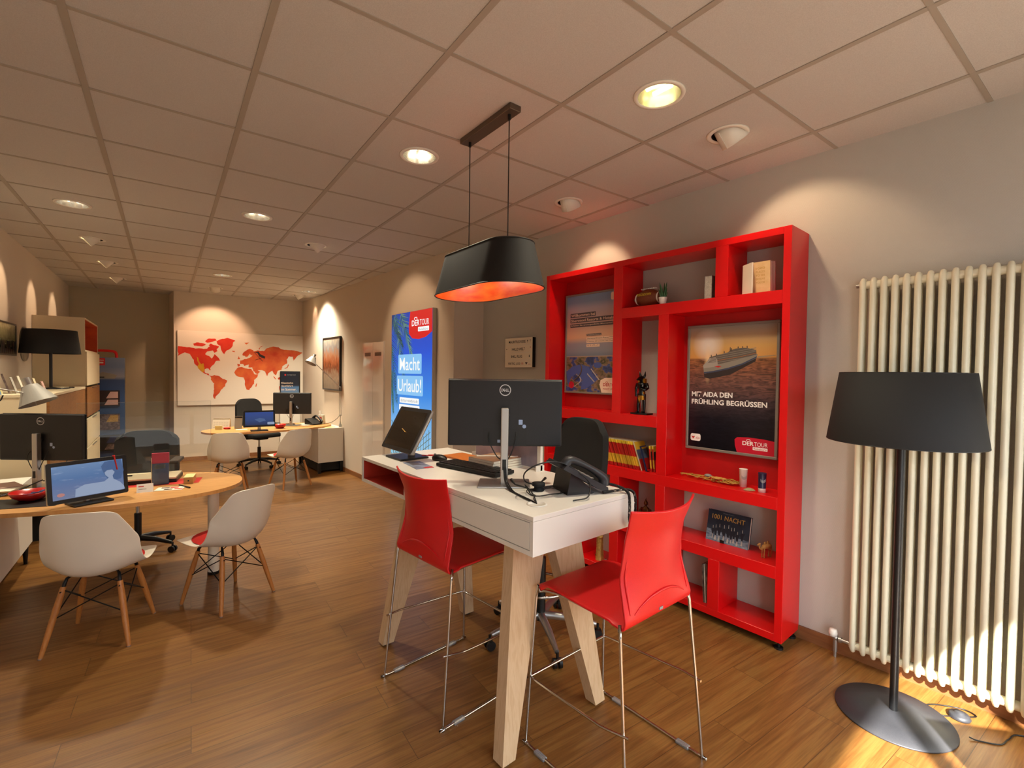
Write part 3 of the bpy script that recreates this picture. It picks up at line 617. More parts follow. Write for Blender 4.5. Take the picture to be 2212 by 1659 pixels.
# ------------------------------------------------------------------ red bar stools
def bar_stool(label, loc, rz):
    st = thing('bar_stool', label, 'stool', loc, rz, 'red bar stools at the white bar desk')
    prof = [(.247, .650, .195), (.243, .670, .208), (.225, .684, .215), (.15, .688, .218), (.05, .682, .218), (-.05, .678, .218), (-.12, .677, .219), (-.165, .674, .220), (-.196, .672, .221), (-.206, .684, .220), (-.209, .71, .218), (-.213, .77, .211), (-.218, .85, .201), (-.225, .92, .195), (-.235, .99, .194), (-.250, 1.035, .200), (-.264, 1.072, .209), (-.270, 1.086, .212)]
    pp = [V((y, z, w_)) for y, z, w_ in prof]; pp = catmull(pp, 3); N = len(pp)-1
    def fn(u, v):
        i = min(int(v*N+1e-6), N); y, z, w_ = pp[i]; s_ = (u-.5)*2
        k_ = min(1, max(0, (z-.70)/.14)) if y < -.17 else 0
        return (s_*w_, y+k_*.050*s_*s_, z + (.006*s_**4 if -.15 < y < .18 else 0) + (.018*s_*s_*min(1, max(0, (z-1.03)/.07))))
    g_ = MB(); g_.grid(fn, 16, N)
    sh_ = g_.build('seat_shell', M['redplastic'], st, [('SOLIDIFY', dict(thickness=.009, offset=0)), ('BEVEL', dict(width=.003, segments=2, limit_method='ANGLE', angle_limit=1.0))])
    # raised arc and hand slot on the lower back
    def bk_(x, z_):   # y of the outer face of the back at height z_
        for i in range(8, N):
            if pp[i].y < -.2 and pp[i+1].y >= z_: pass
        j = min((i for i in range(N+1) if pp[i].x < -.19), key=lambda i: abs(pp[i].y-z_)); s_ = x/pp[j].z
        return pp[j].x+min(1, max(0, (z_-.70)/.14))*.050*s_*s_-.0052
    ar = MB(); pts = []
    for i in range(25):
        s_ = -1+i/12; x_ = s_*.165; z_ = .715+.050*(1-s_*s_); pts.append((x_, bk_(x_, z_), z_))
    ar.tube(pts, [.0015+.0045*math.sin(PI*i/24) for i in range(25)], n=8); ar.build('back_rib', M['redplastic'], sh_)
    for sx in (-1, 1):
        q_ = [(sx*(.190-.01*(k_/8)**2), bk_(sx*.185, .72+.025*k_), .72+.025*k_) for k_ in range(9)]
        MB().tube(q_, [.001+.004*math.sin(PI*k_/8) for k_ in range(9)], n=8).build('back_rib', M['redplastic'], sh_)
    MB().box((-.011, -.2155, .687), (.011, -.208, .697)).build('badge', M['greytx'], sh_)
    R_ = .0062
    for sx in (-1, 1):
        f_ = MB(); f_.tube([(sx*.19, -.09, .668), (sx*.205, -.165, .668), (sx*.224, -.190, .664), (sx*.232, -.200, .645), (sx*.255, -.255, .03), (sx*.256, -.255, .012), (sx*.257, -.235, .007), (sx*.257, .24, .007), (sx*.256, .256, .012), (sx*.254, .262, .03), (sx*.228, .238, .635), (sx*.218, .226, .658), (sx*.20, .19, .666), (sx*.19, .10, .670), (sx*.19, -.09, .668)], R_, n=10, sm=2); f_.build('side_frame', M['chrome'], st)
        r_ = MB(); r_.tube([(sx*.243, .249, .295), (sx*.252, .20, .297), (sx*.262, -.10, .313), (sx*.262, -.16, .318), (sx*.245, -.251, .325)], .0050, n=8, sm=3); r_.build('side_rail', M['chrome'], st)
        for yy in (-.17, .17): MB().box((sx*.257-.012, yy-.03, .0), (sx*.257+.012, yy+.03, .014), bev=.003, seg=1).build('floor_glide', M['clear'], st)
    MB().tube([(-.243, .249, .295), (.243, .249, .295)], R_, n=10).build('foot_bar', M['chrome'], st)
    MB().tube([(-.19, .12, .668), (.19, .12, .668)], R_, n=8).build('seat_support', M['chrome'], st)
    return st
st1 = bar_stool('red bar stool on chrome sled legs at the short end of the bar desk', (1.60, 1.212, 0), math.radians(0))
st2 = dup(st1, (1.345, 2.028, 0), math.radians(-86), 'red bar stool on chrome sled legs at the long drawer side of the bar desk', 'red bar stools at the white bar desk')

# ------------------------------------------------------------------ white shell chairs
def shell_chair(label, loc, rz):
    ch = thing('shell_chair', label, 'chair', loc, rz, 'white shell chairs at the desks')
    # centre line (y, z, half width, side rise up, side shift forward)
    pr_ = [(.270, .392, .140, .000, 0), (.260, .414, .180, .001, 0), (.228, .428, .206, .002, 0), (.15, .425, .222, .006, 0), (.06, .412, .230, .016, .0), (-.03, .400, .232, .038, .01), (-.11, .398, .232, .080, .030), (-.170, .418, .232, .120, .055), (-.212, .465, .230, .125, .085), (-.236, .530, .224, .090, .100), (-.254, .600, .212, .055, .092), (-.268, .670, .198, .028, .076), (-.279, .735, .182, .006, .056), (-.286, .778, .166, -.004, .044), (-.289, .797, .146, -.008, .032), (-.289, .803, .118, -.006, .018)]
    P5 = []
    n = len(pr_)
    for i in range(n-1):
        for j in range(3):
            t_ = j/3; a, b_, c, d = pr_[max(i-1, 0)], pr_[i], pr_[i+1], pr_[min(i+2, n-1)]
            P5.append([.5*((2*b_[k])+(c[k]-a[k])*t_+(2*a[k]-5*b_[k]+4*c[k]-d[k])*t_*t_+(3*b_[k]-a[k]-3*c[k]+d[k])*t_**3) for k in range(5)])
    P5.append(list(pr_[-1])); N = len(P5)-1
    def fn(u, v, up=0, shrink=1):
        i = min(int(v*N+1e-6), N); y, z, w_, rise, fwd = P5[i]; s_ = (u-.5)*2*shrink
        q_ = abs(s_)**2.3
        return (s_*w_, y+fwd*q_, z+rise*q_+up)
    MB().grid(lambda u, v: fn(u, v), 18, N).build('seat_shell', M['shell'], ch, [('SOLIDIFY', dict(thickness=.007, offset=0)), ('SUBSURF', dict(levels=1, render_levels=1))])
    def pad(u, v):
        a_ = u*2*PI; r_ = v
        px_ = math.cos(a_)*r_*.190; py_ = .045+math.sin(a_)*r_*.190
        # find shell height at py
        best = min(range(0, 26), key=lambda i: abs(P5[i][0]-py_)); z = P5[best][1]+P5[best][3]*abs(px_/max(P5[best][2], .1))**2.3
        return (px_, py_, z+.007+.020*max(0, (1-r_**4)))
    MB().grid(pad, 28, 8).build('seat_cushion', M['cushion'], ch)
    corners = []
    for sx in (-1, 1):
        for sy in (-1, 1):
            t0 = V((sx*.125, sy*.115+.005, .375)); f0 = V((sx*.197, sy*.197, 0)); corners.append((t0, f0))
            d_ = (f0-t0)
            lg = MB(); lg.tube([t0+d_*.06, t0+d_*.35, t0+d_*.7, f0], [.0135, .0165, .0145, .0105], n=12); lg.build('leg', M['beech'], ch)
            MB().cyl(f0+V((0, 0, .0)), f0+V((0, 0, .006)), .011, n=12).build('glide', M['clear'], ch)
            br = MB(); br.tube([V((sx*.105, sy*.075, .398)), V((sx*.12, sy*.10, .392)), t0+d_*.02, t0+d_*.13], [.006, .008, .010, .008], n=8); br.cyl(t0+d_*.12+V((0, -.02, 0)), t0+d_*.12+V((0, .02, 0)), .004, n=6); br.build('bracket', M['iron'], ch)
    st_ = MB()
    def at(sx, sy, k_):
        for t0, f0 in corners:
            if (t0.x > 0) == (sx > 0) and (t0.y > 0) == (sy > 0): return t0+(f0-t0)*k_
    for (a, b_) in (((-1, -1), (1, -1)), ((1, -1), (1, 1)), ((1, 1), (-1, 1)), ((-1, 1), (-1, -1))):
        st_.tube([at(*a, .10), at(*b_, .50)], .0035, n=6); st_.tube([at(*a, .50), at(*b_, .10)], .0035, n=6)
    st_.tube([(-.105, .075, .398), (.105, -.075, .398)], .005, n=6); st_.tube([(.105, .075, .398), (-.105, -.075, .398)], .005, n=6)
    st_.build('cross_struts', M['iron'], ch)
    return ch
G_ = 'white shell chairs at the desks'
cA = shell_chair('white shell chair with red seat pad nearest the camera, left one at the left desk', (-.052, 3.683, 0), math.radians(-20))
def cdup(loc, deg, label): return dup(cA, loc, math.radians(deg), label, G_)
cdup((.612, 3.740, 0), 27, 'white shell chair with red seat pad at the rounded tip of the left desk')
cdup((1.15, 6.98, 0), -14, 'white shell chair at the far desk, the left one by the touch display')
cdup((1.86, 6.90, 0), 13, 'white shell chair at the far desk, the right one by the white side cabinet')

# ------------------------------------------------------------------ swivel chairs
def star(par, m, c, R_, ang, hub_z=.10, castm=M['black'], w_=.022, n0=5, hb=.06):
    for k_ in range(5):
        a = ang+k_*2*PI/5; d_ = V((math.cos(a), math.sin(a), 0)); o_ = V(c)
        arm = MB(); arm.tube([o_+V((0, 0, hub_z+.02))+d_*.02, o_+V((0, 0, hub_z+.012))+d_*R_*.5, o_+V((0, 0, .082))+d_*R_*.97], [w_*1.15, w_, w_*.62], n=8); arm_o = arm.build('base_arm', m, par)
        s_ = V((-d_.y, d_.x, 0)); cc = o_+d_*R_; cw = MB()
        for q_ in (-1, 1): cw.cyl(cc+s_*q_*.008+V((0, 0, .027)), cc+s_*q_*.024+V((0, 0, .027)), .027, n=16)
        cw.cyl(cc+V((0, 0, .03)), cc+V((0, 0, .085)), .008, n=8); cw.build('caster', castm, par)
def swivel(label, loc, rz, ang, seat_z, back, base_m, cyl_r=.026, arms=None, ring=None, R_=.33, w_=.46):
    c = thing('office_chair', label, 'office chair', loc, rz)
    star(c, base_m, (0, 0, 0), R_, ang)
    MB().cyl((0, 0, .09), (0, 0, seat_z*.62), cyl_r, n=18).build('gas_column_cover', M['black'], c)
    MB().cyl((0, 0, seat_z*.62), (0, 0, seat_z-.06), cyl_r*.55, n=14).build('gas_column', M['chrome'], c)
    me_ = MB(); me_.box((-.09, -.14, seat_z-.075), (.09, .12, seat_z-.035), bev=.015); me_.tube([(0, -.10, seat_z-.05), (0, -.25, seat_z-.03), (0, -.285, seat_z+.10)], [.03, .03, .022], n=8); me_.build('mechanism', M['black'], c)
    se = MB(); se.box((-w_/2, -.22, seat_z-.035), (w_/2, .25, seat_z+.035), bev=.03, seg=4); se.build('seat', M['blackfab'], c)
    z0, z1, wb, wt = back
    def fn(u, v):
        s_ = (u-.5)*2; w2 = (wb+(wt-wb)*v)/2; k_ = (1-abs(s_)**6*.0)
        zz = z0+(z1-z0)*v; rr = .06*(abs(s_)**5)*(v**6); 
        return (s_*w2*(1-.10*max(0, v-.86)/.14-.08*max(0, .10-v)/.10), -.27-.07*v+.035*s_*s_-.02*math.sin(v*PI), zz-rr)
    MB().grid(fn, 14, 14).build('backrest', M['blackfab'], c, [('SOLIDIFY', dict(thickness=.04, offset=0)), ('BEVEL', dict(width=.012, segments=3))])
    if arms:
        for sx in (-1, 1):
            a_ = MB(); a_.tube([(sx*.10, -.02, seat_z-.05), (sx*(w_/2+.02), -.02, seat_z-.045), (sx*(w_/2+.045), -.02, seat_z+.0), (sx*(w_/2+.045), -.01, seat_z+arms-.02)], .016, n=8); a_.box((sx*(w_/2+.045)-.035, -.14, seat_z+arms-.02), (sx*(w_/2+.045)+.035, .11, seat_z+arms+.01), bev=.01); a_.build('armrest', M['blacks'], c)
    if ring:
        r_ = MB(); r_.tube([(.17*math.cos(t*2*PI/32), .17*math.sin(t*2*PI/32), ring) for t in range(32)], .009, n=8, closed=True)
        for k_ in range(3): a = k_*2.094; r_.cyl((0, 0, ring), (.17*math.cos(a), .17*math.sin(a), ring), .006, n=8)
        r_.cyl((0, 0, ring-.02), (0, 0, ring+.02), .032, n=16); r_.build('foot_ring', M['chrome'], c)
    return c
swivel('tall black swivel chair with polished star base and foot ring behind the bar desk', (1.985, 2.06, 0), math.radians(83), math.radians(-118-83), .76, (.82, 1.300, .50, .43), M['alu'], ring=.30, R_=.345, cyl_r=.03)
# ------------------------------------------------------------------ monitors
def monitor(label, base_c, top, rz, w_, h_, zc, gap=.06, group=None, logo=True, front=False):
    """base_c on the desk, local +y is the viewer's (camera's) far side: the back of the monitor faces -y"""
    m = thing('monitor', label, 'monitor', (base_c[0], base_c[1], top), rz, group)
    z0 = zc-h_/2-top; z1 = zc+h_/2-top
    b = MB(); b.box((-w_/2, gap, z0), (w_/2, gap+.008, z1), bev=.002, seg=1); b.box((-w_/2+.002, gap-.028, z0+.001), (w_/2-.002, gap, z1-.003), bev=.010, seg=3); b.build('shell', M['monitor'], m)
    MB().box((-w_/2+.006, gap+.0085, z0+.012), (w_/2-.006, gap+.0095, z1-.006)).build('screen', M['screenoff'], m)
    F = frame((0, gap-.0285, 0), (1, 0, 0), (0, 0, 1))
    r_ = MB(F); n = 40
    ro, ri = .0275, .0235; cy = z1-.052
    vs = [(ro*math.cos(2*PI*i/n), cy+ro*math.sin(2*PI*i/n), .0006) for i in range(n)]+[(ri*math.cos(2*PI*i/n), cy+ri*math.sin(2*PI*i/n), .0006) for i in range(n)]
    r_.add(vs, [(i, (i+1) % n, n+(i+1) % n, n+i) for i in range(n)]); M.setdefault('logo', mat('logo_silver', '#cfd0d2', .35)); r_.build('logo_ring', M['logo'], m)
    text('D', 'logo_letters', M['logo'], m, F, -.019, cy-.007, wd=.010, ht=.014, bold=.03); text('E', 'logo_letters', M['logo'], m, F @ Matrix.Translation((-.0035, cy, 0)) @ Matrix.Rotation(.6, 4, 'Z') @ Matrix.Translation((0, -cy, 0)), -.005, cy-.006, wd=.009, ht=.013, bold=.03); text('LL', 'logo_letters', M['logo'], m, F, .003, cy-.007, wd=.016, ht=.014, bold=.03)
    # square plate seam, port recess, labels
    se = MB(F)
    for a, b_ in (((-.064, .05+z0+.06), (.064, .05+z0+.0612)), ((-.064, z1-.103), (.064, z1-.1018)), ((-.064, z0+.11), (-.0628, z1-.102)), ((.0628, z0+.11), (.064, z1-.102))): se.add([(a[0], a[1], .0004), (b_[0], a[1], .0004), (b_[0], b_[1], .0004), (a[0], b_[1], .0004)], [(0, 1, 2, 3)])
    se.build('seam', M['black'], m)
    rc = MB(F); rc.add([(-.105, z0+.002, .0005), (.105, z0+.002, .0005), (.105, z0+.085, .0005), (-.105, z0+.085, .0005)], [(0, 1, 2, 3)]); rc.build('port_recess', M['black'], m)
    M.setdefault('sticker', mat('sticker_pale_blue', '#9fb4d8', .5))
    flat('sticker', F, rrect(.066, z0+.105, .019, .024, .002), M['sticker'], m); flat('sticker', F, circ(.093, z0+.097, .009), M['sticker'], m); flat('sticker', F, rrect(-.035, z0+.018, .014, .014, .001), M['sticker'], m, .0008)
    c = MB()
    zt_ = z1-.135
    c.box((-.018, -.022, .006), (.018, .016, zt_), bev=.006, seg=3); c.build('stand_column', M['alu'], m)
    MB().cyl((0, .01, zt_-.045), (0, gap-.02, zt_-.045), .024, n=20).build('pivot', M['black'], m)
    bs = MB(); bs.box((-.122, -.075, 0), (.122, .105, .008), bev=.003, seg=2); bs.build('stand_base', M['alu'], m)
    MB().box((-.009, -.0235, .075), (.009, -.0215, .125)).build('cable_slot', M['black'], m)
    ca = MB()
    for dx, e in ((-.075, -.008), (.052, .008)): ca.tube([(dx, gap-.026, z0+.07), (dx, gap-.05, z0+.03), (dx*.5, gap-.06, z0-.04), (e, .0, .115)], .0026, n=6, sm=5)
    ca.build('cable', M['black'], m)
    return m
mon1 = monitor('black monitor seen from behind on silver column stand on the white bar desk', (1.42, 1.735), 1.05, -.70, .551, .322, 1.390, gap=.055)
cb = MB()
for k_, e in enumerate(((-.006, 0), (0, .01), (.007, .02))):
    cb.tube([(1.405+e[0], 1.715, 1.14), (1.395+e[0], 1.690, 1.08), (1.375+e[0]-.004*k_, 1.64-.01*k_, 1.055), (1.35, 1.57-.01*k_, 1.0535), (1.325+.004*k_, 1.47, 1.054), (1.318, 1.405, 1.053), (1.315, 1.395, 1.048)], .0028, n=6, sm=5)
tag(cb.build('monitor_cables', M['black']), 'bundle of three black cables running from the monitor column into the desk grommet', 'cable')

# touch display on the bar desk
def touch_display(label, loc, rz, w_, h_, tilt, zc, screen_m, base=(.20, .17), yb=0, cols=True, rollz=0):
    t_ = thing('touch_display', label, 'touch display', loc, rz)
    R = Matrix.Translation((0, 0, zc)) @ Matrix.Rotation(rollz, 4, 'Y') @ Matrix.Rotation(-tilt, 4, 'X')
    b = MB(R); b.box((-w_/2, 0, -h_/2), (w_/2, .024, h_/2), bev=.008, seg=3); b.build('housing', M['alu'], t_)
    b = MB(R); b.prism([(x, y) for x, y in rrect(-w_/2, -h_/2, w_, h_, .012)], .003, Matrix.Rotation(PI/2, 4, 'X')); b.build('bezel', M['screenfr'], t_)
    F = R @ frame((0, -.0035, 0), (1, 0, 0), (0, 0, 1)); k_ = .024
    MB(F).quad((-w_/2+k_, -h_/2+k_, 0), (w_/2-k_, -h_/2+k_, 0), (w_/2-k_, h_/2-k_, 0), (-w_/2+k_, h_/2-k_, 0)).build('screen', screen_m, t_)
    MB().box((-base[0]/2, yb-base[1]/2, 0), (base[0]/2, yb+base[1]/2, .012), bev=.004).build('stand_base', M['black'], t_)
    MB().cyl((0, yb+.03, .01), (0, .03+yb*.4, zc-.02), .022, n=16).build('stand_neck', M['alu'], t_)
    return t_, F, R
td, TF, TR = touch_display('black touch display with a dark screen at the far end of the white bar desk', (1.385, 2.655, 1.05), math.radians(-90), .385, .285, math.radians(29), .178, M['screenoff'], base=(.20, .19), yb=.01)
pn = MB(TR); pn.tube([(-.03, -.008, -.005), (.03, -.008, -.022)], .0025, n=8); tag(pn.build('stylus', M['gold'], td), 'gold stylus')
rc_ = MB(); rc_.tube([(1.44, 2.55, 1.075), (1.48, 2.50, 1.075), (1.53, 2.50, 1.07), (1.55, 2.54, 1.067), (1.50, 2.58, 1.066)], .003, n=6, sm=5); tag(rc_.build('red_strap', M['rednote']), 'thin red cord loop behind the dark touch display on the bar desk', 'cord')

# keyboard, mouse, folder, leaflets
kb = thing('keyboard', 'black keyboard on the bar desk behind the monitor foot', 'keyboard', (1.505, 2.10, 1.05), math.radians(100))
MB().box((-.225, -.075, .004), (.225, .075, .022), bev=.005).build('case', M['blacks'], kb)
kk = MB()
for i in range(15):
    for j in range(5): kk.box((-.215+i*.0287, -.062+j*.0255, .022), (-.215+i*.0287+.025, -.062+j*.0255+.021, .0275))
kk.build('keys', M['black'], kb)
for sx in (-1, 1): MB().box((sx*.19-.012, .055, 0), (sx*.19+.012, .068, .006)).build('foot', M['black'], kb)
ms = thing('mouse', 'black computer mouse on the bar desk beside the orange folder', 'mouse', (1.505, 2.455, 1.05), .3)
MB().ball((0, 0, .012), 1, n=10, sc=(.032, .055, .024)).build('body', M['black'], ms); MB().cyl((-.003, .035, .03), (.003, .035, .03), .009, n=12).build('wheel', M['greytx'], ms)
def sheet(name, label, cat, loc, rz, w_, d_, h_, m, group=None): return tag(shift(MB().box((-w_/2, -d_/2, 0), (w_/2, d_/2, h_)), name, m, loc, rz), label, cat, group)
def shift(mb, name, m, loc, rz=0):
    o = mb.build(name, m); o.location = loc; o.rotation_euler = (0, 0, rz); return o
sheet('folder', 'flat orange leather folder on the bar desk beside the mouse', 'folder', (1.665, 2.42, 1.05), .04, .15, .26, .012, M['orange'])
M['leaflet'] = noisy('leaflet_print', '#9fb0c6', '#5d5a66', 14, .4)
lf = thing('leaflet', 'pale blue photo leaflet lying on the bar desk in front of the dark touch display', 'leaflet', (1.33, 2.40, 1.05), math.radians(82))
MB().box((-.11, -.052, 0), (.11, .052, .0015)).build('sheet', M['leaflet'], lf); MB().box((-.11, -.052, .0015), (-.075, .0, .0021)).build('red_corner', M['rednote'], lf)
MB().box((.0, -.02, .0015), (.06, .03, .0021)).build('photo', M['plate'], lf)

# brochure stack
cov = noisy('sunset_cover', '#8a6a52', '#b58a62', 5, .3, (1, 4, 1)); covb = noisy('city_cover', '#5d5a72', '#9c8a94', 6, .3)
zz = 1.05
for i in range(4):
    h_ = .0135
    c_ = thing('brochure', ['thick travel brochure at the bottom of the stack on the bar desk', 'thick travel brochure second from the bottom of the stack on the bar desk', 'thick travel brochure second from the top of the stack on the bar desk', 'travel brochure with orange sky cover on top of the stack on the bar desk'][i], 'brochure', (1.70, 2.115, zz), math.radians(3+1.3*i-2), 'thick brochures stacked on the bar desk')
    MB().box((-.146, -.104, .0008), (.146, .104, h_-.0008)).build('pages', M['paper'], c_); MB().box((-.147, -.105, h_-.0008), (.147, .105, h_)).build('cover', cov, c_)
    MB().box((-.147, .1038, .0), (.147, .105, h_-.0008)).build('spine', M['whitetx'], c_)
    if i == 3: 
        F = frame((0, 0, h_), (.0, -1, 0), (1, 0, 0)); text('WELTWEIT', 'lettering', M['whitetx'], c_, F, -.05, .02, wd=.09, ht=.018)
        MB(F).tube([(-.09, -.10, .001), (-.02, -.02, .001), (.06, .04, .001), (.09, .12, .001)], .004, n=4, sm=4).build('white_curve', M['whitetx'], c_)
    zz += h_
ds = thing('display_stand', 'upright white stand holding a picture of a misty blue city behind the brochure stack', 'stand', (1.775, 2.16, 1.05))
MB().box((.0, -.30, 0), (.018, .30, .26), bev=.002).build('panel', M['white'], ds); MB().box((-.03, -.30, 0), (.03, -.294, .03)).build('foot', M['white'], ds); MB().box((-.03, .294, 0), (.03, .30, .03)).build('foot', M['white'], ds)
MB(frame((-.0012, .295, .012), (0, -1, 0), (0, 0, 1))).quad((0, 0, 0), (.57, 0, 0), (.57, .24, 0), (0, .24, 0)).build('print', covb, ds)

# desk telephone
ph_ = thing('telephone', 'black office telephone on a slanted stand at the short end of the bar desk', 'telephone', (1.62, 1.46, 1.05), math.radians(-112))
# wedge foot and body, local: y+ = towards user, body slopes down to +y
M['phone'] = mat('phone_plastic', '#17181a', .38); M['phonelt'] = mat('phone_edge', '#2b2c2f', .45)
w_ = MB(); 
def slab(mb, pts, x0, x1): 
    n = len(pts); vs = [(x0, y, z) for y, z in pts]+[(x1, y, z) for y, z in pts]
    mb.add(vs, [list(range(n)), [n+i for i in range(n)][::-1]]+[(i, n+i, n+(i+1) % n, (i+1) % n) for i in range(n)])
slab(w_, [(-.085, .0), (.04, .0), (.055, .006), (-.05, .12), (-.065, .125)], -.085, .085); w_.build('stand', M['phone'], ph_)
bo = MB(); slab(bo, [(-.115, .150), (-.095, .168), (.115, .036), (.118, .016), (.095, .012)], -.105, .105); bo.build('body', M['phonelt'], ph_)
sl = math.atan2(.132, -.21)
dspF = frame((.0, -.095, .1685), (1, 0, 0), (0, -.21, .132))
def up_(x, s_): return (x, -.095+.21*s_, .169-.132*s_)
dd = MB(); dd.add([up_(-.095, .05), up_(.02, .05), up_(.02, .38), up_(-.095, .38)], [(0, 1, 2, 3)][::1]); dd.build('display', M['screenoff'], ph_)
kp = MB()
for i in range(3):
    for j in range(4):
        x_ = -.09+i*.032; a = V(up_(x_, .48+j*.12)); kp.box((x_, a.y, a.z), (x_+.022, a.y+.016, a.z+.003))
kp.build('keys', M['greytx'], ph_)
hs = MB(); hs.tube([up_(.070, .02), V(up_(.070, .10))+V((0, .01, .035)), V(up_(.070, .5))+V((0, .015, .045)), V(up_(.070, .90))+V((0, .01, .035)), up_(.070, .97)], [.026, .024, .017, .024, .027], n=12, sm=4)
hs.build('handset', M['phonelt'], ph_)
ph_.scale = (.95, .95, .80)
def ph_inv(): return (Matrix.Translation(ph_.location) @ Matrix.Rotation(ph_.rotation_euler.z, 4, 'Z') @ Matrix.Diagonal((.95, .95, .80, 1))).inverted()
# coiled handset cord hanging over the short edge
ctr = [V(p) for p in ((1.745, 1.400, 1.075), (1.765, 1.36, 1.072), (1.757, 1.30, 1.068), (1.745, 1.262, 1.055), (1.738, 1.250, 1.01), (1.738, 1.250, .95), (1.752, 1.250, .915), (1.770, 1.250, .94), (1.782, 1.250, .99), (1.782, 1.258, 1.05), (1.762, 1.285, 1.066), (1.70, 1.32, 1.060), (1.66, 1.335, 1.058))]
ctr = catmull(ctr, 24); coil = []; nrm = V((1, 0, 0))
for i, p in enumerate(ctr):
    d_ = (ctr[min(i+1, len(ctr)-1)]-ctr[max(i-1, 0)]).normalized(); nrm = (nrm-d_*nrm.dot(d_)).normalized(); bb = d_.cross(nrm)
    for k_ in range(5): t_ = 2*PI*(i*5+k_)/9; coil.append(p+nrm*math.cos(t_)*.0052+bb*math.sin(t_)*.0052)
MB(ph_inv()).tube(coil, .0017, n=5).build('telephone_cord', M['black'], ph_)
# headset with cable loops
hd = thing('headset', 'black wired headset with round ear pad lying by the desk grommet', 'headset', (1.475, 1.555, 1.05))
def hp(pts): return [(x-1.475, y-1.555, z-1.05) for x, y, z in pts]
MB().lathe([(.001, .0), (.024, 0), (.028, .006), (.020, .012), (.020, .02), (.030, .024), (.030, .036), (.012, .04), (.001, .039)], 24, (.0, .0, 0)).build('ear_pad', M['blacks'], hd)
MB().tube(hp([(1.475, 1.555, 1.075), (1.40, 1.56, 1.10), (1.345, 1.50, 1.16), (1.40, 1.45, 1.20), (1.50, 1.42, 1.19), (1.575, 1.35, 1.12), (1.53, 1.31, 1.065), (1.46, 1.33, 1.055)]), .0032, n=7, sm=6).build('headband', M['black'], hd)
MB().tube(hp([(1.44, 1.58, 1.06), (1.40, 1.63, 1.075), (1.405, 1.665, 1.09)]), [.003, .004, .008], n=8).tube(hp([(1.50, 1.60, 1.06), (1.56, 1.62, 1.07), (1.60, 1.64, 1.075)]), [.003, .004, .007], n=8).build('microphone', M['black'], hd)
lo = MB()
for k_ in range(3): lo.tube(hp([(1.475+(.075+.012*k_)*math.cos(t*2*PI/20), 1.505+(.055+.008*k_)*math.sin(t*2*PI/20), 1.0535+.003*k_+.004*math.sin(t)) for t in range(20)]), .0022, n=5, closed=True)
lo.tube(hp([(1.40, 1.50, 1.054), (1.35, 1.45, 1.054), (1.325, 1.41, 1.054), (1.318, 1.398, 1.05)]), .0024, n=5, sm=5); lo.tube(hp([(1.40, 1.53, 1.056), (1.36, 1.52, 1.10), (1.335, 1.44, 1.08), (1.32, 1.40, 1.05)]), .0024, n=5, sm=5)
lo.build('cable', M['black'], hd)

# ------------------------------------------------------------------ things on the red shelf
fb = thing('football', 'brown american football with white laces lettered TOUCHDOWN in the upper shelf cell', 'ball', (3.035, 2.045, 2.146), 0)
MB().grid(lambda u, v: ((math.sin(v*PI)**.85*.068*math.cos(u*2*PI)), (v-.5)*.268, (math.sin(v*PI)**.85*.068*math.sin(u*2*PI))), 28, 24).build('body', M['ball'], fb)
for y in (-.086, .086):
    r_ = math.sin((y/.268+.5)*PI)**.85*.068+.0008
    st_ = MB(); n = 28
    vs = [(r_*1.006*math.cos(2*PI*i/n), y+dy, r_*1.006*math.sin(2*PI*i/n)) for dy in (-.009, .009) for i in range(n)]
    st_.add(vs, [(i, (i+1) % n, n+(i+1) % n, n+i) for i in range(n) if 4 <= i <= 20], True); st_.build('white_band', M['whitetx'], fb)
lc = MB(); lc.box((-.008, -.062, .0665), (.004, .062, .071))
for i in range(9): lc.box((-.018, -.056+i*.014-.003, .0665), (.014, -.056+i*.014+.003, .074), bev=.001, seg=1)
lc.build('laces', M['whitetx'], fb)
text('TOUCHDOWN', 'lettering', mat('yellow_print', '#c9b52a', .5), fb, frame((-.0700, .062, .012), (0, -1, 0), (.1, 0, 1)), 0, 0, wd=.125, ht=.018, bold=.02, shear=.3)
sp_ = thing('potted_plant', 'small spiky green succulent in a white ribbed pot beside the football', 'plant', (2.968, 1.888, 2.0785))
MB().lathe([(.001, 0), (.019, 0), (.021, .004), (.024, .02), (.0255, .022), (.0265, .035), (.0285, .037), (.029, .050), (.026, .051), (.025, .044), (.001, .043)], 28).build('pot', M['pot'], sp_)
for i in range(11):
    a = i*2.4; l_ = .095-.0052*i if i > 2 else .105; t_ = .10+.50*(i/11)
    d_ = V((math.cos(a)*math.sin(t_), math.sin(a)*math.sin(t_), math.cos(t_))); o_ = V((math.cos(a)*.008, math.sin(a)*.008, .042))
    MB().tube([o_, o_+d_*l_*.4+V((0, 0, .002)), o_+d_*l_*.8+V((0, 0, .006)), o_+d_*l_+V((0, 0, .009))], [.0055, .0075, .0045, .0008], n=7).build('leaf', M['leaf'], sp_)
M['darkcov'] = noisy('photo_cover', '#3a2622', '#7a655c', 40, .3); M['darkcov2'] = mat('dark_cover', '#2a1815', .4)
def book(label, loc, rz, w_, d_, h_, cov_m, page_m=None, group=None, openside='y', name='book'):
    """upright book: thickness along x, spine at -y, height z"""
    b_ = thing(name, label, 'book', loc, rz, group)
    MB().box((-w_/2+.002, -d_/2+.002, .002), (w_/2-.002, d_/2-.001, h_-.002)).build('pages', page_m or M['pages'], b_)
    c = MB(); c.box((-w_/2, -d_/2, 0), (-w_/2+.002, d_/2, h_)); c.box((w_/2-.002, -d_/2, 0), (w_/2, d_/2, h_)); c.box((-w_/2+.002, -d_/2, 0), (w_/2-.002, -d_/2+.002, h_)); c.build('cover', cov_m, b_)
    return b_
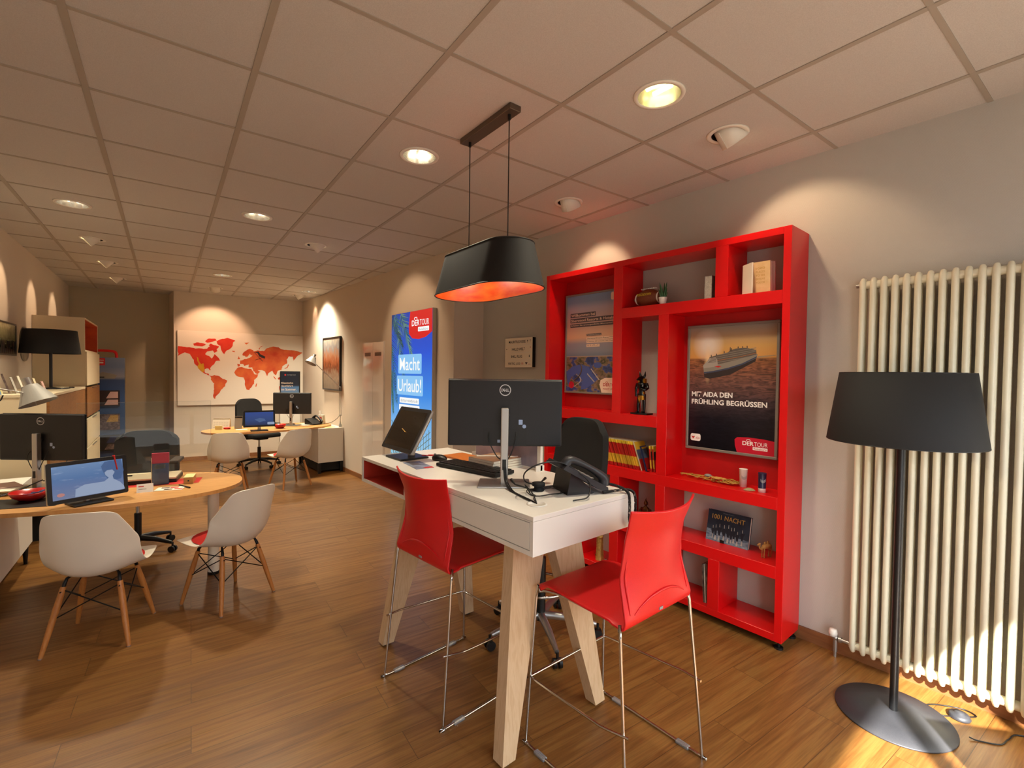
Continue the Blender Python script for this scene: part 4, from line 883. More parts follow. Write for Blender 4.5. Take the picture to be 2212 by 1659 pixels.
book('thick book with dark photo cover standing at the right end of the football cell', (3.018, 1.553, 2.0785), math.radians(90), .052, .115, .150, M['darkcov'])
M['cream2'] = noisy('cream_cover', '#e3c493', '#d9b67f', 30, .5); M['pinkcov'] = mat('pale_cover', '#caa29a', .5)
# books in the top right cell
bk1 = thing('book', 'cream guide book with orange corner turned sideways, left in the top right shelf cell', 'book', (2.965, 1.296, 2.0785), math.radians(0))
MB().box((-.062, -.004, 0), (.035, .004, .185)).build('pages', M['paper'], bk1)
F = frame((-.062, -.0042, 0), (1, 0, 0), (0, 0, 1)); MB(F).add([(0, 0, 0), (.097, 0, 0), (.097, .185, 0), (0, .185, 0)], [(0, 1, 2, 3)]).build('cover', M['cream2'], bk1)
bk2 = thing('book', 'cream book lettered 1000 PLACES facing the room in the top right shelf cell', 'book', (2.985, 1.243, 2.0785), math.radians(0))
MB(Matrix.Rotation(math.radians(-4), 4, 'Y')).box((.003, -.062, .0), (.035, .062, .188)).build('pages', M['paper'], bk2)
F = Matrix.Rotation(math.radians(-4), 4, 'Y') @ frame((.0015, .063, 0), (0, -1, 0), (0, 0, 1))
MB(F).box((0, 0, -.001), (.126, .19, .001)).build('cover', M['cream2'], bk2)
for i, s_ in enumerate(('1000', 'PLACES', 'TO SEE', 'BEFORE', 'YOU DIE')): text(s_, 'lettering', M['goldtx'], bk2, F, .045, .145-i*.021, wd=.052, ht=.012, lift=.0016)
bk1.rotation_euler = (0, 0, math.radians(55)); bk1.location = (2.972, 1.315, 2.0785)
for i, s_ in enumerate(('THE', 'PLACES', 'SEE', 'BEFORE')): text(s_, 'lettering', M['goldtx'], bk1, frame((-.062, -.0046, 0), (1, 0, 0), (0, 0, 1)), .025, .14-i*.022, wd=.05, ht=.012)
flat('orange_corner', frame((-.062, -.0046, 0), (1, 0, 0), (0, 0, 1)), [(0, .115), (.028, .185), (.01, .185), (0, .17)], M['rednote'], bk1); flat('dark_label', frame((-.062, -.0046, 0), (1, 0, 0), (0, 0, 1)), [(.018, .033), (.07, .045), (.07, .055), (.018, .043)], M['darkcov2'], bk1)
bk3 = thing('book', 'slim pinkish book standing behind the cream book in the top right shelf cell', 'book', (3.034, 1.238, 2.0785)); MB(Matrix.Rotation(math.radians(-2), 4, 'Y')).box((-.0, -.064, 0), (.014, .060, .192)).build('cover', M['pinkcov'], bk3)
# jackal headed figurine
an = thing('figurine', 'black and gold jackal-headed egyptian figurine on a black base in the narrow shelf cell', 'figurine', (3.0, 2.068, 1.2895), math.radians(-90))
MB().box((-.072, -.04, 0), (.072, .04, .012), bev=.002).build('base', M['anub'], an)
bd_ = MB()
for sx, fy in ((-1, -.018), (1, .006)): bd_.tube([(sx*.016, fy, .012), (sx*.017, fy, .06), (sx*.018, fy*.6, .10), (sx*.017, 0, .15)], [.009, .012, .013, .017], n=10, sm=3); bd_.ball((sx*.016, fy-.014, .018), 1, n=6, sc=(.009, .020, .007))
bd_.tube([(0, 0, .14), (0, 0, .17), (0, 0, .20), (0, 0, .228), (0, 0, .24)], [.028, .024, .030, .038, .014], n=12, sm=2)
bd_.tube([(-.038, 0, .226), (-.050, 0, .19), (-.047, -.004, .155), (-.045, -.008, .13)], [.013, .011, .009, .008], n=8, sm=2); bd_.tube([(.038, 0, .226), (.052, -.002, .195), (.040, -.03, .182), (.018, -.038, .19)], [.013, .011, .009, .008], n=8, sm=2)
bd_.tube([(0, 0, .235), (0, -.004, .258), (0, -.014, .268), (0, -.045, .260), (0, -.062, .256)], [.014, .020, .019, .010, .006], n=10, sm=3)
for sx in (-1, 1): bd_.tube([(sx*.012, .004, .268), (sx*.020, .006, .29), (sx*.026, .004, .318)], [.009, .009, .001], n=8)
bd_.build('body', M['anub'], an)
kl = MB(); kl.lathe([(.030, .108), (.031, .12), (.028, .15), (.026, .165), (.0265, .168)], 16, sx=1, sy=.85); kl.prism([(-.012, 0), (.012, 0), (0, -.045)], .003, Matrix.Translation((0, -.028, .125)) @ Matrix.Rotation(PI/2, 4, 'X')); kl.build('gold_kilt', M['gold'], an)
hc_ = MB()
for sx in (-1, 1): hc_.box((sx*.014, -.012, .205), (sx*.030, .018, .265), bev=.004)
hc_.build('gold_headcloth', M['gold'], an)
# comics row
def comic_mat():
    m = mat('comic_spine', '#b01b12', .45); t = NT(m); tc = t.n('ShaderNodeTexCoord'); sep = t.n('ShaderNodeSeparateXYZ'); t.l(tc, 'Generated', sep, 0)
    r = t.ramp([(0, '#a5150f'), (.13, '#c99a28'), (.46, '#b01b12'), (.88, '#d9b832')], 'CONSTANT'); t.l(sep, 2, r, 0)
    nz = t.n('ShaderNodeTexNoise'); nz.inputs['Scale'].default_value = 60; t.l(tc, 'Object', nz, 'Vector'); q = t.ramp([(.62, (1, 1, 1)), (.68, (.75, .65, .5))]); t.l(nz, 0, q, 0)
    mx = t.mix('MULTIPLY', .8); t.l(r, 0, mx, 6); t.l(q, 0, mx, 7)
    oi = t.n('ShaderNodeObjectInfo'); vr = t.ramp([(0, (.7, .7, .7)), (.5, (1, 1, 1)), (1, (1.25, 1.2, 1.2))]); t.l(oi, 'Random', vr, 0); m2 = t.mix('MULTIPLY', 1); t.l(mx, 2, m2, 6); t.l(vr, 0, m2, 7); t.l(m2, 2, t.b, 'Base Color'); return m
M['comic'] = comic_mat()
M['comicpg'] = mat('comic_pages', '#b9ab8c', .8)
c0 = thing('comic_book', 'thin paperback comic with yellow and red banded spine in the leaning shelf row', 'book', (2.955, 2.485, .8835), 0, 'leaning comics in the shelf cell behind the swivel chair')
sh_m = Matrix(((1, 0, 0, 0), (0, 1, .38, 0), (0, 0, 1, 0), (0, 0, 0, 1)))
MB(sh_m).box((.0, -.0052, 0), (.125, .0052, .200), bev=.0018, seg=2).build('cover', M['comic'], c0); MB(sh_m).box((.004, -.0044, .001), (.1255, .0044, .2006)).build('pages', M['comicpg'], c0)
for i in range(1, 37): dup(c0, (2.957+.005*math.sin(i*2.3), 2.485-.0124*i, .8835), 0, c0['label'], c0['group'])
lastc = thing('comic_book', 'foremost comic of the leaning row, its front cover with yellow top and blue picture showing', 'book', (2.955, 2.485-.0124*37, .8835))
MB(sh_m).box((0, -.0052, 0), (.125, .0052, .200)).build('pages', M['comicpg'], lastc)
FC = sh_m @ frame((0, -.0064, 0), (1, 0, 0), (0, 0, 1))
for a, b_, c_ in ((0, .080, '#9d130e'), (.080, .145, '#4d5568'), (.145, .200, '#c99a28')): MB(FC).add([(0, a, 0), (.125, a, 0), (.125, b_, 0), (0, b_, 0)], [(0, 1, 2, 3)]).build('cover_band', mat('comic_cover', c_, .4), lastc)
be = thing('bookend', 'dark blue angled metal book support in front of the comics', 'bookend', (2.95, 1.985, .8835))
MB(Matrix.Rotation(math.radians(-18), 4, 'X')).box((0, -.003, 0), (.012, .003, .185)).box((0, -.003, .178), (.075, .003, .185)).build('support', M['navy'], be)
MB().box((0, -.012, 0), (.03, .012, .003)).build('foot', M['black'], be)
for i in range(2):
    b5 = thing('comic_book', ['comic with dark picture cover leaning right of the blue book support', 'comic with yellow top leaning against the right side of its cell'][i], 'book', (2.965+.01*i, 1.952-.018*i, .8835))
    m3 = Matrix(((1, 0, 0, 0), (0, 1, .10, 0), (0, 0, 1, 0), (0, 0, 0, 1)))
    MB(m3).box((0, -.006, 0), (.13, .006, .185)).build('pages', M['comicpg'], b5)
    FC = m3 @ frame((0, -.0064, 0), (1, 0, 0), (0, 0, 1))
    for a, b_, c_ in ((0, .085, '#8f120e'), (.085, .145, '#201714'), (.145, .185, '#b98a24')): MB(FC).add([(0, a, 0), (.13, a, 0), (.13, b_, 0), (0, b_, 0)], [(0, 1, 2, 3)]).build('cover_band', mat('comic_cover_dark', c_, .4), b5)
    F5 = m3 @ frame((-.0005, .006, 0), (0, -1, 0), (0, 0, 1)); MB(F5).add([(0, 0, 0), (.012, 0, 0), (.012, .185, 0), (0, .185, 0)], [(0, 1, 2, 3)]).build('spine', M['comic'], b5)
# cups, cords, shells
ZS = .8835
cpw = thing('cup', 'white paper cup with thin bird line drawing under the cruise poster', 'cup', (3.045, 1.337, ZS))
MB().lathe([(.001, 0), (.020, 0), (.0245, .112), (.0255, .113), (.0235, .112), (.020, .01), (.001, .008)], 32).build('body', M['white'], cpw)
MB().lathe([(.001, .1095), (.0232, .1105)], 24).build('lid', M['whitetx'], cpw)
def birdmark(par, r_, z0, m_, ang, k=1):
    b_ = MB()
    for j in range(3):
        pts = [(V((math.cos(ang+a)*(r_+.0006), math.sin(ang+a)*(r_+.0006), z0+k*(.010*j*.6 + .010*(abs(a)*1.6)**1.5)))) for a in [(-.65+.13*q) for q in range(11)]]
        b_.tube(pts, .0006, n=4)
    b_.build('line_drawing', m_, par)
birdmark(cpw, .0232, .05, M['blacktx'], math.radians(215))
cpb = thing('cup', 'dark blue cup with white foot band at the right end under the cruise poster', 'cup', (2.995, 1.203, ZS))
MB().lathe([(.0212, .025), (.0225, .115), (.0235, .116), (.0215, .115), (.001, .112)], 32).build('body', M['navy'], cpb); MB().lathe([(.001, 0), (.0208, 0), (.0212, .025)], 32).build('foot_band', M['white'], cpb)
birdmark(cpb, .0224, .06, M['whitetx'], math.radians(215))
random.seed(11); cl = MB(); pts = []
for i in range(90):
    u_ = i/89; y = 1.735-.35*abs(math.sin(u_*PI*1.5)) ; pts.append((3.045+.045*math.sin(i*1.9)+random.uniform(-.012, .012), y+.028*math.cos(i*1.9), ZS+.006+.010*abs(math.sin(i*.77))+.004*(i % 3)))
cl.tube(pts, .0028, n=6, sm=4); tag(cl.build('cord_garland', M['rope']), 'tangled golden cord garland lying under the cruise poster', 'garland')
st_ = thing('crab_figure', 'small yellow crab ornament lying on the golden cord garland', 'ornament', (3.02, 1.49, ZS+.022)); b_ = MB(); b_.ball((0, 0, .008), 1, n=7, sc=(.022, .030, .009))
for sx in (-1, 1):
    for k_ in range(4): b_.tube([(0, sx*.024, .008), (.008-.010*k_, sx*.038, .014), (.014-.014*k_, sx*.050, .004)], [.003, .0025, .001], n=5)
    b_.tube([(-.015, sx*.02, .008), (-.032, sx*.022, .012), (-.040, sx*.008, .012)], [.003, .005, .002], n=6)
b_.build('body', mat('crab_yellow', '#c99b4e', .5), st_)
ss = thing('shell', 'pale grey seashell on the golden cord garland', 'seashell', (3.06, 1.575, ZS+.018)); MB().ball((0, 0, .010), 1, n=8, sc=(.018, .026, .011)).build('body', M['greytx'], ss)
ss = thing('shell', 'flat brown mussel shell lying between the white cup and the blue cup', 'seashell', (2.985, 1.272, ZS), .4); MB().grid(lambda u, v: (math.cos(u*2*PI)*.020*v*(1-.25*math.cos(u*2*PI)), math.sin(u*2*PI)*.034*v, .014*(1-v*v)+.001), 24, 6).build('body', M['shellst'], ss)
# 1001 NACHT
bn = thing('book', 'landscape picture book titled 1001 NACHT leaning against the wall in the red shelf', 'book', (3.062, 1.444, .4835))
th_ = math.radians(11); RN = Matrix.Rotation(th_, 4, 'Y')
MB(RN).box((.003, -.135, .002), (.024, .137, .198)).build('pages', M['paper'], bn)
MB(RN).box((0, -.138, 0), (.0028, .140, .201)).box((.0242, -.138, 0), (.027, .140, .201)).build('cover', noisy('night_cover', '#171c26', '#2c3644', 12, .3), bn)
FN = RN @ frame((-.0002, .140, 0), (0, -1, 0), (0, 0, 1))
text('1001 NACHT', 'lettering', M['goldtx'], bn, FN, .030, .145, wd=.215, ht=.030); text('Weltkulturen', 'lettering', M['greytx'], bn, FN, .10, .187, wd=.07, ht=.005)
sw_ = noisy('sea_print', '#3d5468', '#8b9aa3', 30, .4, (1, 1, 3)); flat('sea', FN, [(0, 0), (.278, 0), (.278, .052), (.0, .075)], sw_, bn, .0006)
hm = MB(FN)
for i in range(9):
    x_ = .045+i*.024+.006*math.sin(i*5.1); k9 = .85+.3*abs(math.sin(i*2.7)); hm.add([(x_+px_*k9*1.25, .040+.006*math.sin(i*3.3)+py_*k9, .0012+.0001*i) for px_, py_ in ((-.004, 0), (.004, 0), (.006, .03), (.012, .045), (.010, .052), (.002, .045), (.001, .07), (-.004, .07), (-.006, .048), (-.012, .036))], [list(range(10))])
hm.build('riders', mat('riders_print', '#141a26', .5), bn)
hw = MB(FN)
for i in range(9): x_ = .045+i*.024+.006*math.sin(i*5.1); y9 = .040+.006*math.sin(i*3.3); hw.add([(x_+px_, y9+py_*(.85+.3*abs(math.sin(i*2.7))), .0024) for px_, py_ in ((-.003, .05), (.001, .05), (.000, .07), (-.003, .07))], [(0, 1, 2, 3)]); hw.add([(x_+px_*(.6+.5*abs(math.sin(i*1.9))), .012+.006*math.cos(i*2.2)+py_, .0016) for px_, py_ in ((-.008, .0), (.006, .0), (.003, .028), (-.003, .03))], [(0, 1, 2, 3)])
tag(hw.build('white_robes', mat('robe_print', '#a9a79c', .5), bn), kind='stuff'); MB(FN).box((.10, -.001, .0), (.125, .018, .008)).build('book_stand_lip', M['black'], bn)
# camel
cm = thing('figurine', 'small brown camel figurine beside the 1001 NACHT book', 'figurine', (3.03, 1.183, .4835), math.radians(160))
b_ = MB(); b_.tube([(-.036, 0, .066), (-.022, 0, .070), (0, 0, .068), (.020, 0, .068), (.032, 0, .064)], [.008, .0145, .0155, .0135, .008], n=10, sm=3); b_.ball((-.010, 0, .086), 1, n=7, sc=(.009, .007, .015)); b_.ball((.013, 0, .085), 1, n=7, sc=(.008, .006, .013))
b_.tube([(.028, 0, .066), (.042, 0, .058), (.054, 0, .066), (.056, 0, .086)], [.008, .0065, .005, .006], n=8, sm=3); b_.tube([(.052, 0, .090), (.062, 0, .088), (.072, 0, .083)], [.006, .0055, .0035], n=8)
for sx in (-1, 1):
    b_.tube([(.024, sx*.008, .062), (.025, sx*.008, .032), (.026, sx*.008, .003)], [.0055, .0028, .0035], n=6); b_.tube([(-.026, sx*.008, .062), (-.032, sx*.008, .034), (-.027, sx*.008, .003)], [.007, .0028, .0035], n=6)
b_.tube([(-.038, 0, .066), (-.045, 0, .042)], [.0018, .0025], n=5); b_.build('body', M['camel'], cm)
# buddha
bu = thing('figurine', 'seated golden brown buddha figurine in the shelf cell right of the desk end', 'figurine', (3.06, 2.055, .4835), math.radians(-90))
b_ = MB(); b_.lathe([(.001, 0), (.050, 0), (.052, .012), (.044, .02), (.001, .022)], 24, sx=1, sy=.75); b_.tube([(-.045, 0, .032), (-.02, -.028, .034), (.02, -.028, .034), (.045, 0, .032)], [.012, .015, .015, .012], n=10, sm=3)
b_.lathe([(.001, .02), (.030, .022), (.026, .05), (.034, .085), (.030, .10), (.010, .112), (.009, .120), (.001, .121)], 20, sx=1, sy=.65)
b_.tube([(-.033, 0, .095), (-.046, -.004, .07), (-.030, -.022, .048)], [.010, .009, .007], n=8, sm=3); b_.tube([(.033, 0, .095), (.046, -.004, .07), (.036, -.022, .04)], [.010, .009, .007], n=8, sm=3)
b_.ball((0, 0, .136), 1, n=9, sc=(.015, .016, .019)); b_.ball((0, 0, .157), .007, n=6); b_.tube([(0, 0, .16), (0, 0, .176)], [.005, .001], n=6)
for sx in (-1, 1): b_.ball((sx*.0155, 0, .133), 1, n=5, sc=(.003, .003, .009))
b_.build('body', M['bronzefig'], bu)
tw = thing('figurine', 'tall gilded standing figurine in the lowest shelf cell behind the desk legs', 'figurine', (3.0, 2.436, .0915)); b_ = MB()
b_.tube([(0, 0, 0), (0, 0, .02), (0, 0, .08), (0, 0, .18), (0, 0, .235), (0, 0, .25)], [.034, .030, .024, .022, .026, .010], n=14, sm=3); b_.ball((0, 0, .272), .018, n=8)
for sx in (-1, 1): b_.tube([(0, sx*.022, .225), (-.010, sx*.030, .19), (-.022, sx*.012, .185)], [.008, .007, .006], n=7, sm=2)
for k_ in range(6): a = k_*1.05; b_.tube([(math.cos(a)*.031, math.sin(a)*.031, .01), (math.cos(a)*.024, math.sin(a)*.024, .10), (math.cos(a)*.023, math.sin(a)*.023, .2)], .003, n=5)
b_.build('body', M['goldstat'], tw)
tw2 = thing('figurine', 'thin dark lattice figurine beside the tall gilded figurine', 'figurine', (3.06, 2.50, .0915)); b_ = MB(); b_.lathe([(.001, 0), (.028, 0), (.026, .006), (.006, .01), (.004, .2), (.001, .201)], 12)
for k_ in range(9): b_.tube([(-.012, .012*(-1)**k_, .03+k_*.02), (-.004, 0, .036+k_*.02)], .002, n=4)
b_.build('body', M['bronzefig'], tw2)
for i in range(4):
    mg = thing('magazine', 'thin magazine leaning at the right side of the low shelf cell', 'magazine', (3.02, 1.507+.011*i, .0915), 0, 'magazines in the low shelf cell')
    m3 = Matrix(((1, 0, 0, 0), (0, 1, .03+.012*i, 0), (0, 0, 1, 0), (0, 0, 0, 1)))
    MB(m3).box((-.05, -.004, 0), (.14, .004, .265-.006*i)).build('pages', [M['darkcov2'], M['darkcov'], M['pages'], M['darkcov']][i], mg)

# ------------------------------------------------------------------ light box with letters on the wall
lb = thing('letter_lightbox', 'small white letter board with four rows of letters, reading MAURITIUS-REISE on top', 'sign', (3.19, 3.645, 1.79))
LL = Matrix.Translation((-3.19, -3.645, -1.79)); MB(LL).box((3.150, 3.434, 1.644), (3.189, 3.852, 1.938)).build('case', M['black'], lb)
F = LL @ frame((3.1495, 3.854, 1.642), (0, -1, 0), (0, 0, 1)); MB(F).box((0, 0, 0), (.420, .298, .003), bev=.001, seg=1).build('face', mat('letterboard_face', '#e8dcc6', .5), lb)
for i in (1, 2, 3): MB(F).box((.002, .298*i/4-.002, .003), (.418, .298*i/4+.002, .0045)).build('rail', M['white'], lb)
for i, (s_, x, wd) in enumerate((('FERTIG, LOS!', .055, .19), ('INKL. FLUG', .10, .17), ('HALLO WELT', .11, .20), ('MAURITIUS-REISE', .06, .26))): text(s_, 'lettering', M['blacktx'], lb, F, x, .022+i*.0745, wd=wd, ht=.026, lift=.0036, bold=.015)
flat('heart', F, [(.02, .185), (.027, .178), (.034, .185), (.031, .19), (.027, .187), (.023, .19)], M['blacktx'], lb, .0036); flat('heart', F, [(.385, .20), (.392, .193), (.399, .20), (.396, .205), (.392, .202), (.388, .205)], M['rednote'], lb, .0036)
flat('palm_mark', F, [(.345, .245), (.349, .245), (.351, .262), (.362, .258), (.352, .268), (.357, .275), (.349, .270), (.342, .276), (.346, .267), (.337, .262), (.347, .262)], M['blacktx'], lb, .0036); flat('glass_mark', F, [(.385, .247), (.393, .247), (.390, .251), (.390, .262), (.398, .272), (.380, .272), (.388, .262), (.388, .251)], M['blacktx'], lb, .0036)
flat('moon_mark', F, [(.388, .105), (.375, .100), (.370, .112), (.378, .124), (.388, .122), (.380, .114)], M['blacktx'], lb, .0036); flat('diamond_mark', F, [(.315, .05), (.355, .05), (.335, .025)], M['darkcov2'], lb, .0036)
text('IB', 'lettering', M['rednote'], lb, F, .262, .028, wd=.03, ht=.02, lift=.0036); text('AIDA', 'lettering', M['rednote'], lb, F, .362, .026, wd=.035, ht=.010, lift=.0036)
# ------------------------------------------------------------------ lit banner
bn_ = thing('lit_banner', 'tall lit banner with palm leaves reading Macht Urlaub! on the far right wall', 'banner', (2.80, 5.15, .30))
BLm = Matrix.Translation((-2.80, -5.15, -.30)); MB(BLm).box((2.742, 4.645, .30), (2.799, 5.662, 2.305), bev=.003, seg=1).build('frame', M['alu'], bn_)
F = BLm @ frame((2.7410, 5.658, .306), (0, -1, 0), (0, 0, 1)); iw, ih = 1.009, 1.995
ES = 1.0
def em(name, col, s_=1.0):
    m = mat(name, col, .6, emit=col, es=ES*s_); m.node_tree.nodes['Principled BSDF'].inputs['Base Color'].default_value = (.02, .02, .02, 1); return m
def banner_mat():
    m = mat('banner_print', '#050505', .6); t = NT(m); t.b.inputs['Base Color'].default_value = (.02, .02, .02, 1); uv = t.n('ShaderNodeUVMap'); sep = t.n('ShaderNodeSeparateXYZ'); t.l(uv, 0, sep, 0)
    r = t.ramp([(0, '#7fc0cf'), (.2, '#8cc2e6'), (.34, '#6fb0e8'), (.5, '#2f86e2'), (.75, '#1552d2'), (1, '#1038a8')]); t.l(sep, 1, r, 0); t.l(r, 0, t.b, 'Emission Color'); t.b.inputs['Emission Strength'].default_value = ES; return m
MB(F).quad((0, 0, 0), (iw, 0, 0), (iw, ih, 0), (0, ih, 0)).build('print', banner_mat(), bn_)
def U(p): return [(x*iw, y*ih) for x, y in p]
random.seed(3)
cols = [em('palm_print_%d' % i, c, .8) for i, c in enumerate(('#1e4a24', '#3f7a2a', '#86b43a', '#17384a'))]
def frond(rx, ry, ang, ln, k):
    lf_ = [MB(F) for _ in cols]
    n = 26
    for i in range(n):
        t_ = i/(n-1); px_ = rx+math.cos(ang)*ln*t_; py_ = ry+math.sin(ang)*ln*t_-.06*ln*t_*t_
        for sgn in (-1, 1):
            a = ang+sgn*(.95-.55*t_)+random.uniform(-.1, .1); l_ = ln*(.34-.20*t_)*random.uniform(.8, 1.1)
            ex, ey = px_+math.cos(a)*l_, py_+math.sin(a)*l_-.03*l_
            nx, ny = -math.sin(a)*.006, math.cos(a)*.006
            P_ = [(px_-nx, py_-ny), (ex, ey), (px_+nx, py_+ny)]
            P_ = [(min(max(x, .002), iw-.002), min(max(y, .002), ih-.002)) for x, y in P_]
            lf_[random.choice(k)].add([(x, y, .0006+.0001*random.random()) for x, y in P_], [(0, 1, 2)])
    for q_, m_ in zip(lf_, cols):
        if q_.v: q_.build('palm_leaf', m_, bn_)
frond(.10, 1.99, -1.25, .72, (0, 1, 2, 1)); frond(.26, 1.99, -1.05, .60, (0, 1, 2)); frond(-.02, 1.75, -1.35, .80, (0, 3, 1)); frond(-.05, 1.99, -.8, .5, (0, 3)); frond(.0, 1.30, -1.45, .5, (0, 1))
er = em('banner_red', '#e0181a', .9); eb = em('banner_pale_blue', '#86c3f2', 1.0); ew = em('banner_white', '#f3f4f2', 1.05); eg = em('banner_grey_letters', '#8b9498', .9)
flat('corner_badge', F, [(x*iw, y*ih) for x, y in ((.49, 1), (.455, .92), (.46, .87), (.54, .84), (.70, .832), (.86, .842), (1, .87), (1, 1))], er, bn_, .0012)
brand(F, .53*iw, .912*ih, .40*iw, bn_, ew, ew, lift=.002); flat('name_plate', F, rrect(.68*iw, .877*ih, .25*iw, .026*ih, .008), ew, bn_, .002); text('Reisebüro', 'lettering', eg, bn_, F, .70*iw, .882*ih, wd=.21*iw, ht=.014*ih, lift=.0026)
for s_, x, y, w_, h_ in (('Macht', .19, .628, .58, .118), ('Urlaub!', .155, .498, .65, .118)):
    flat('headline_plate', F, rrect(x*iw, y*ih, w_*iw, h_*ih, .02), eb, bn_, .0012); text(s_, 'lettering', ew, bn_, F, (x+.04)*iw, (y+.02)*ih, wd=(w_-.08)*iw, ht=(h_-.04)*ih, bold=.008, lift=.002)
for s_, x, y, w_ in (('dertour-reisebüro.de', .235, .448, .48), ('reise-spezialisten.com', .22, .405, .51)):
    flat('address_plate', F, rrect(x*iw, y*ih, w_*iw, .034*ih, .012), ew, bn_, .0012); text(s_, 'lettering', eg, bn_, F, (x+.03)*iw, (y+.008)*ih, wd=(w_-.06)*iw, ht=.019*ih, lift=.002)
es_ = em('feet_print', '#c99a78', .8)
flat('raised_feet', F, U([(.455, .30), (.44, .36), (.43, .385), (.445, .395), (.465, .37), (.50, .335), (.53, .36), (.545, .378), (.56, .37), (.54, .335), (.52, .30)]), es_, bn_, .0012)
en = em('net_print', '#6f7a62', .7); nt_ = MB(F)
for k_ in range(9):
    nt_.tube([(.02*iw, (.33-.035*k_)*ih, .001), (.25*iw, (.22-.03*k_)*ih if .22-.03*k_ > .005 else .01, .001), (.55*iw, max(.19-.03*k_, .005)*ih, .001), (.98*iw, max(.30-.035*k_, .005)*ih, .001)], .004, n=4, sm=5)
for k_ in range(16): nt_.tube([((.05+.06*k_)*iw, .31*ih-.10*ih*math.sin(k_/15*PI), .001), ((.10+.055*k_)*iw, .02*ih, .001)], .003, n=4)
nt_.build('hammock_net', en, bn_)

# ------------------------------------------------------------------ built-in gloss cupboard on the far right wall
wc = thing('wall_cupboard', 'built-in glossy white cupboard with two narrow doors between the picture and the lit banner', 'cupboard', (2.80, 6.32, 0))
WL = Matrix.Translation((-2.80, -6.32, 0)); MB(WL).box((2.786, 5.972, 0), (2.799, 6.664, 1.99)).build('surround', M['whiteg'], wc)
for y0, y1 in ((5.980, 6.316), (6.320, 6.656)):
    d_ = MB(WL).box((2.779, y0, .30), (2.7855, y1, 1.982), bev=.001, seg=1).build('door', M['whiteg'], wc)
    yc = (y0+y1)/2; MB(WL).box((2.7765, yc-.10, 1.795), (2.7788, yc+.10, 1.845)).build('handle', M['bronze'], d_)
MB(WL).box((2.782, 6.59, .14), (2.786, 6.64, .19)).build('vent', M['bronze'], wc)
# framed sepia picture
pc = thing('framed_picture', 'sepia city picture in a black frame on the far right wall behind the desk lamp', 'picture', (2.80, 7.94, 1.70))
PLm = Matrix.Translation((-2.80, -7.94, -1.70)); F = PLm @ frame((2.765, 8.34, 1.262), (0, -1, 0), (0, 0, 1)); fw, fh = .80, .875; k = .022
fr = MB(F)
for a in (((0, 0, -.034), (fw, k, 0)), ((0, fh-k, -.034), (fw, fh, 0)), ((0, k, -.034), (k, fh-k, 0)), ((fw-k, k, -.034), (fw, fh-k, 0))): fr.box(*a)
fr.build('frame', M['pictfr'], pc)
def sepia(name, stops, sc=3):
    m, t, uv, sep = uvmat(name, .25); mp = t.n('ShaderNodeMapping'); mp.inputs['Scale'].default_value = (2.2, 1, 1); t.l(uv, 0, mp, 0); nz = t.n('ShaderNodeTexNoise'); nz.inputs['Scale'].default_value = sc; nz.inputs['Detail'].default_value = 8; t.l(mp, 0, nz, 'Vector')
    ad = t.n('ShaderNodeMath', operation='MULTIPLY_ADD'); ad.inputs[1].default_value = .5; t.l(nz, 0, ad, 0)
    sb = t.n('ShaderNodeMath', operation='SUBTRACT'); t.l(sep, 1, sb, 0); sb.inputs[1].default_value = .25; t.l(sb, 0, ad, 2)
    r = t.ramp(stops); t.l(ad, 0, r, 0); t.l(r, 0, t.b, 'Base Color'); return m
MB(F).quad((k, k, -.006), (fw-k, k, -.006), (fw-k, fh-k, -.006), (k, fh-k, -.006)).build('print', sepia('sepia_city_print', [(0, '#6c5b48'), (.25, '#8a7560'), (.42, '#6a3c24'), (.55, '#9a5a38'), (.68, '#a87a5c'), (.82, '#8d8a8c'), (1, '#b3a898')], 7), pc)

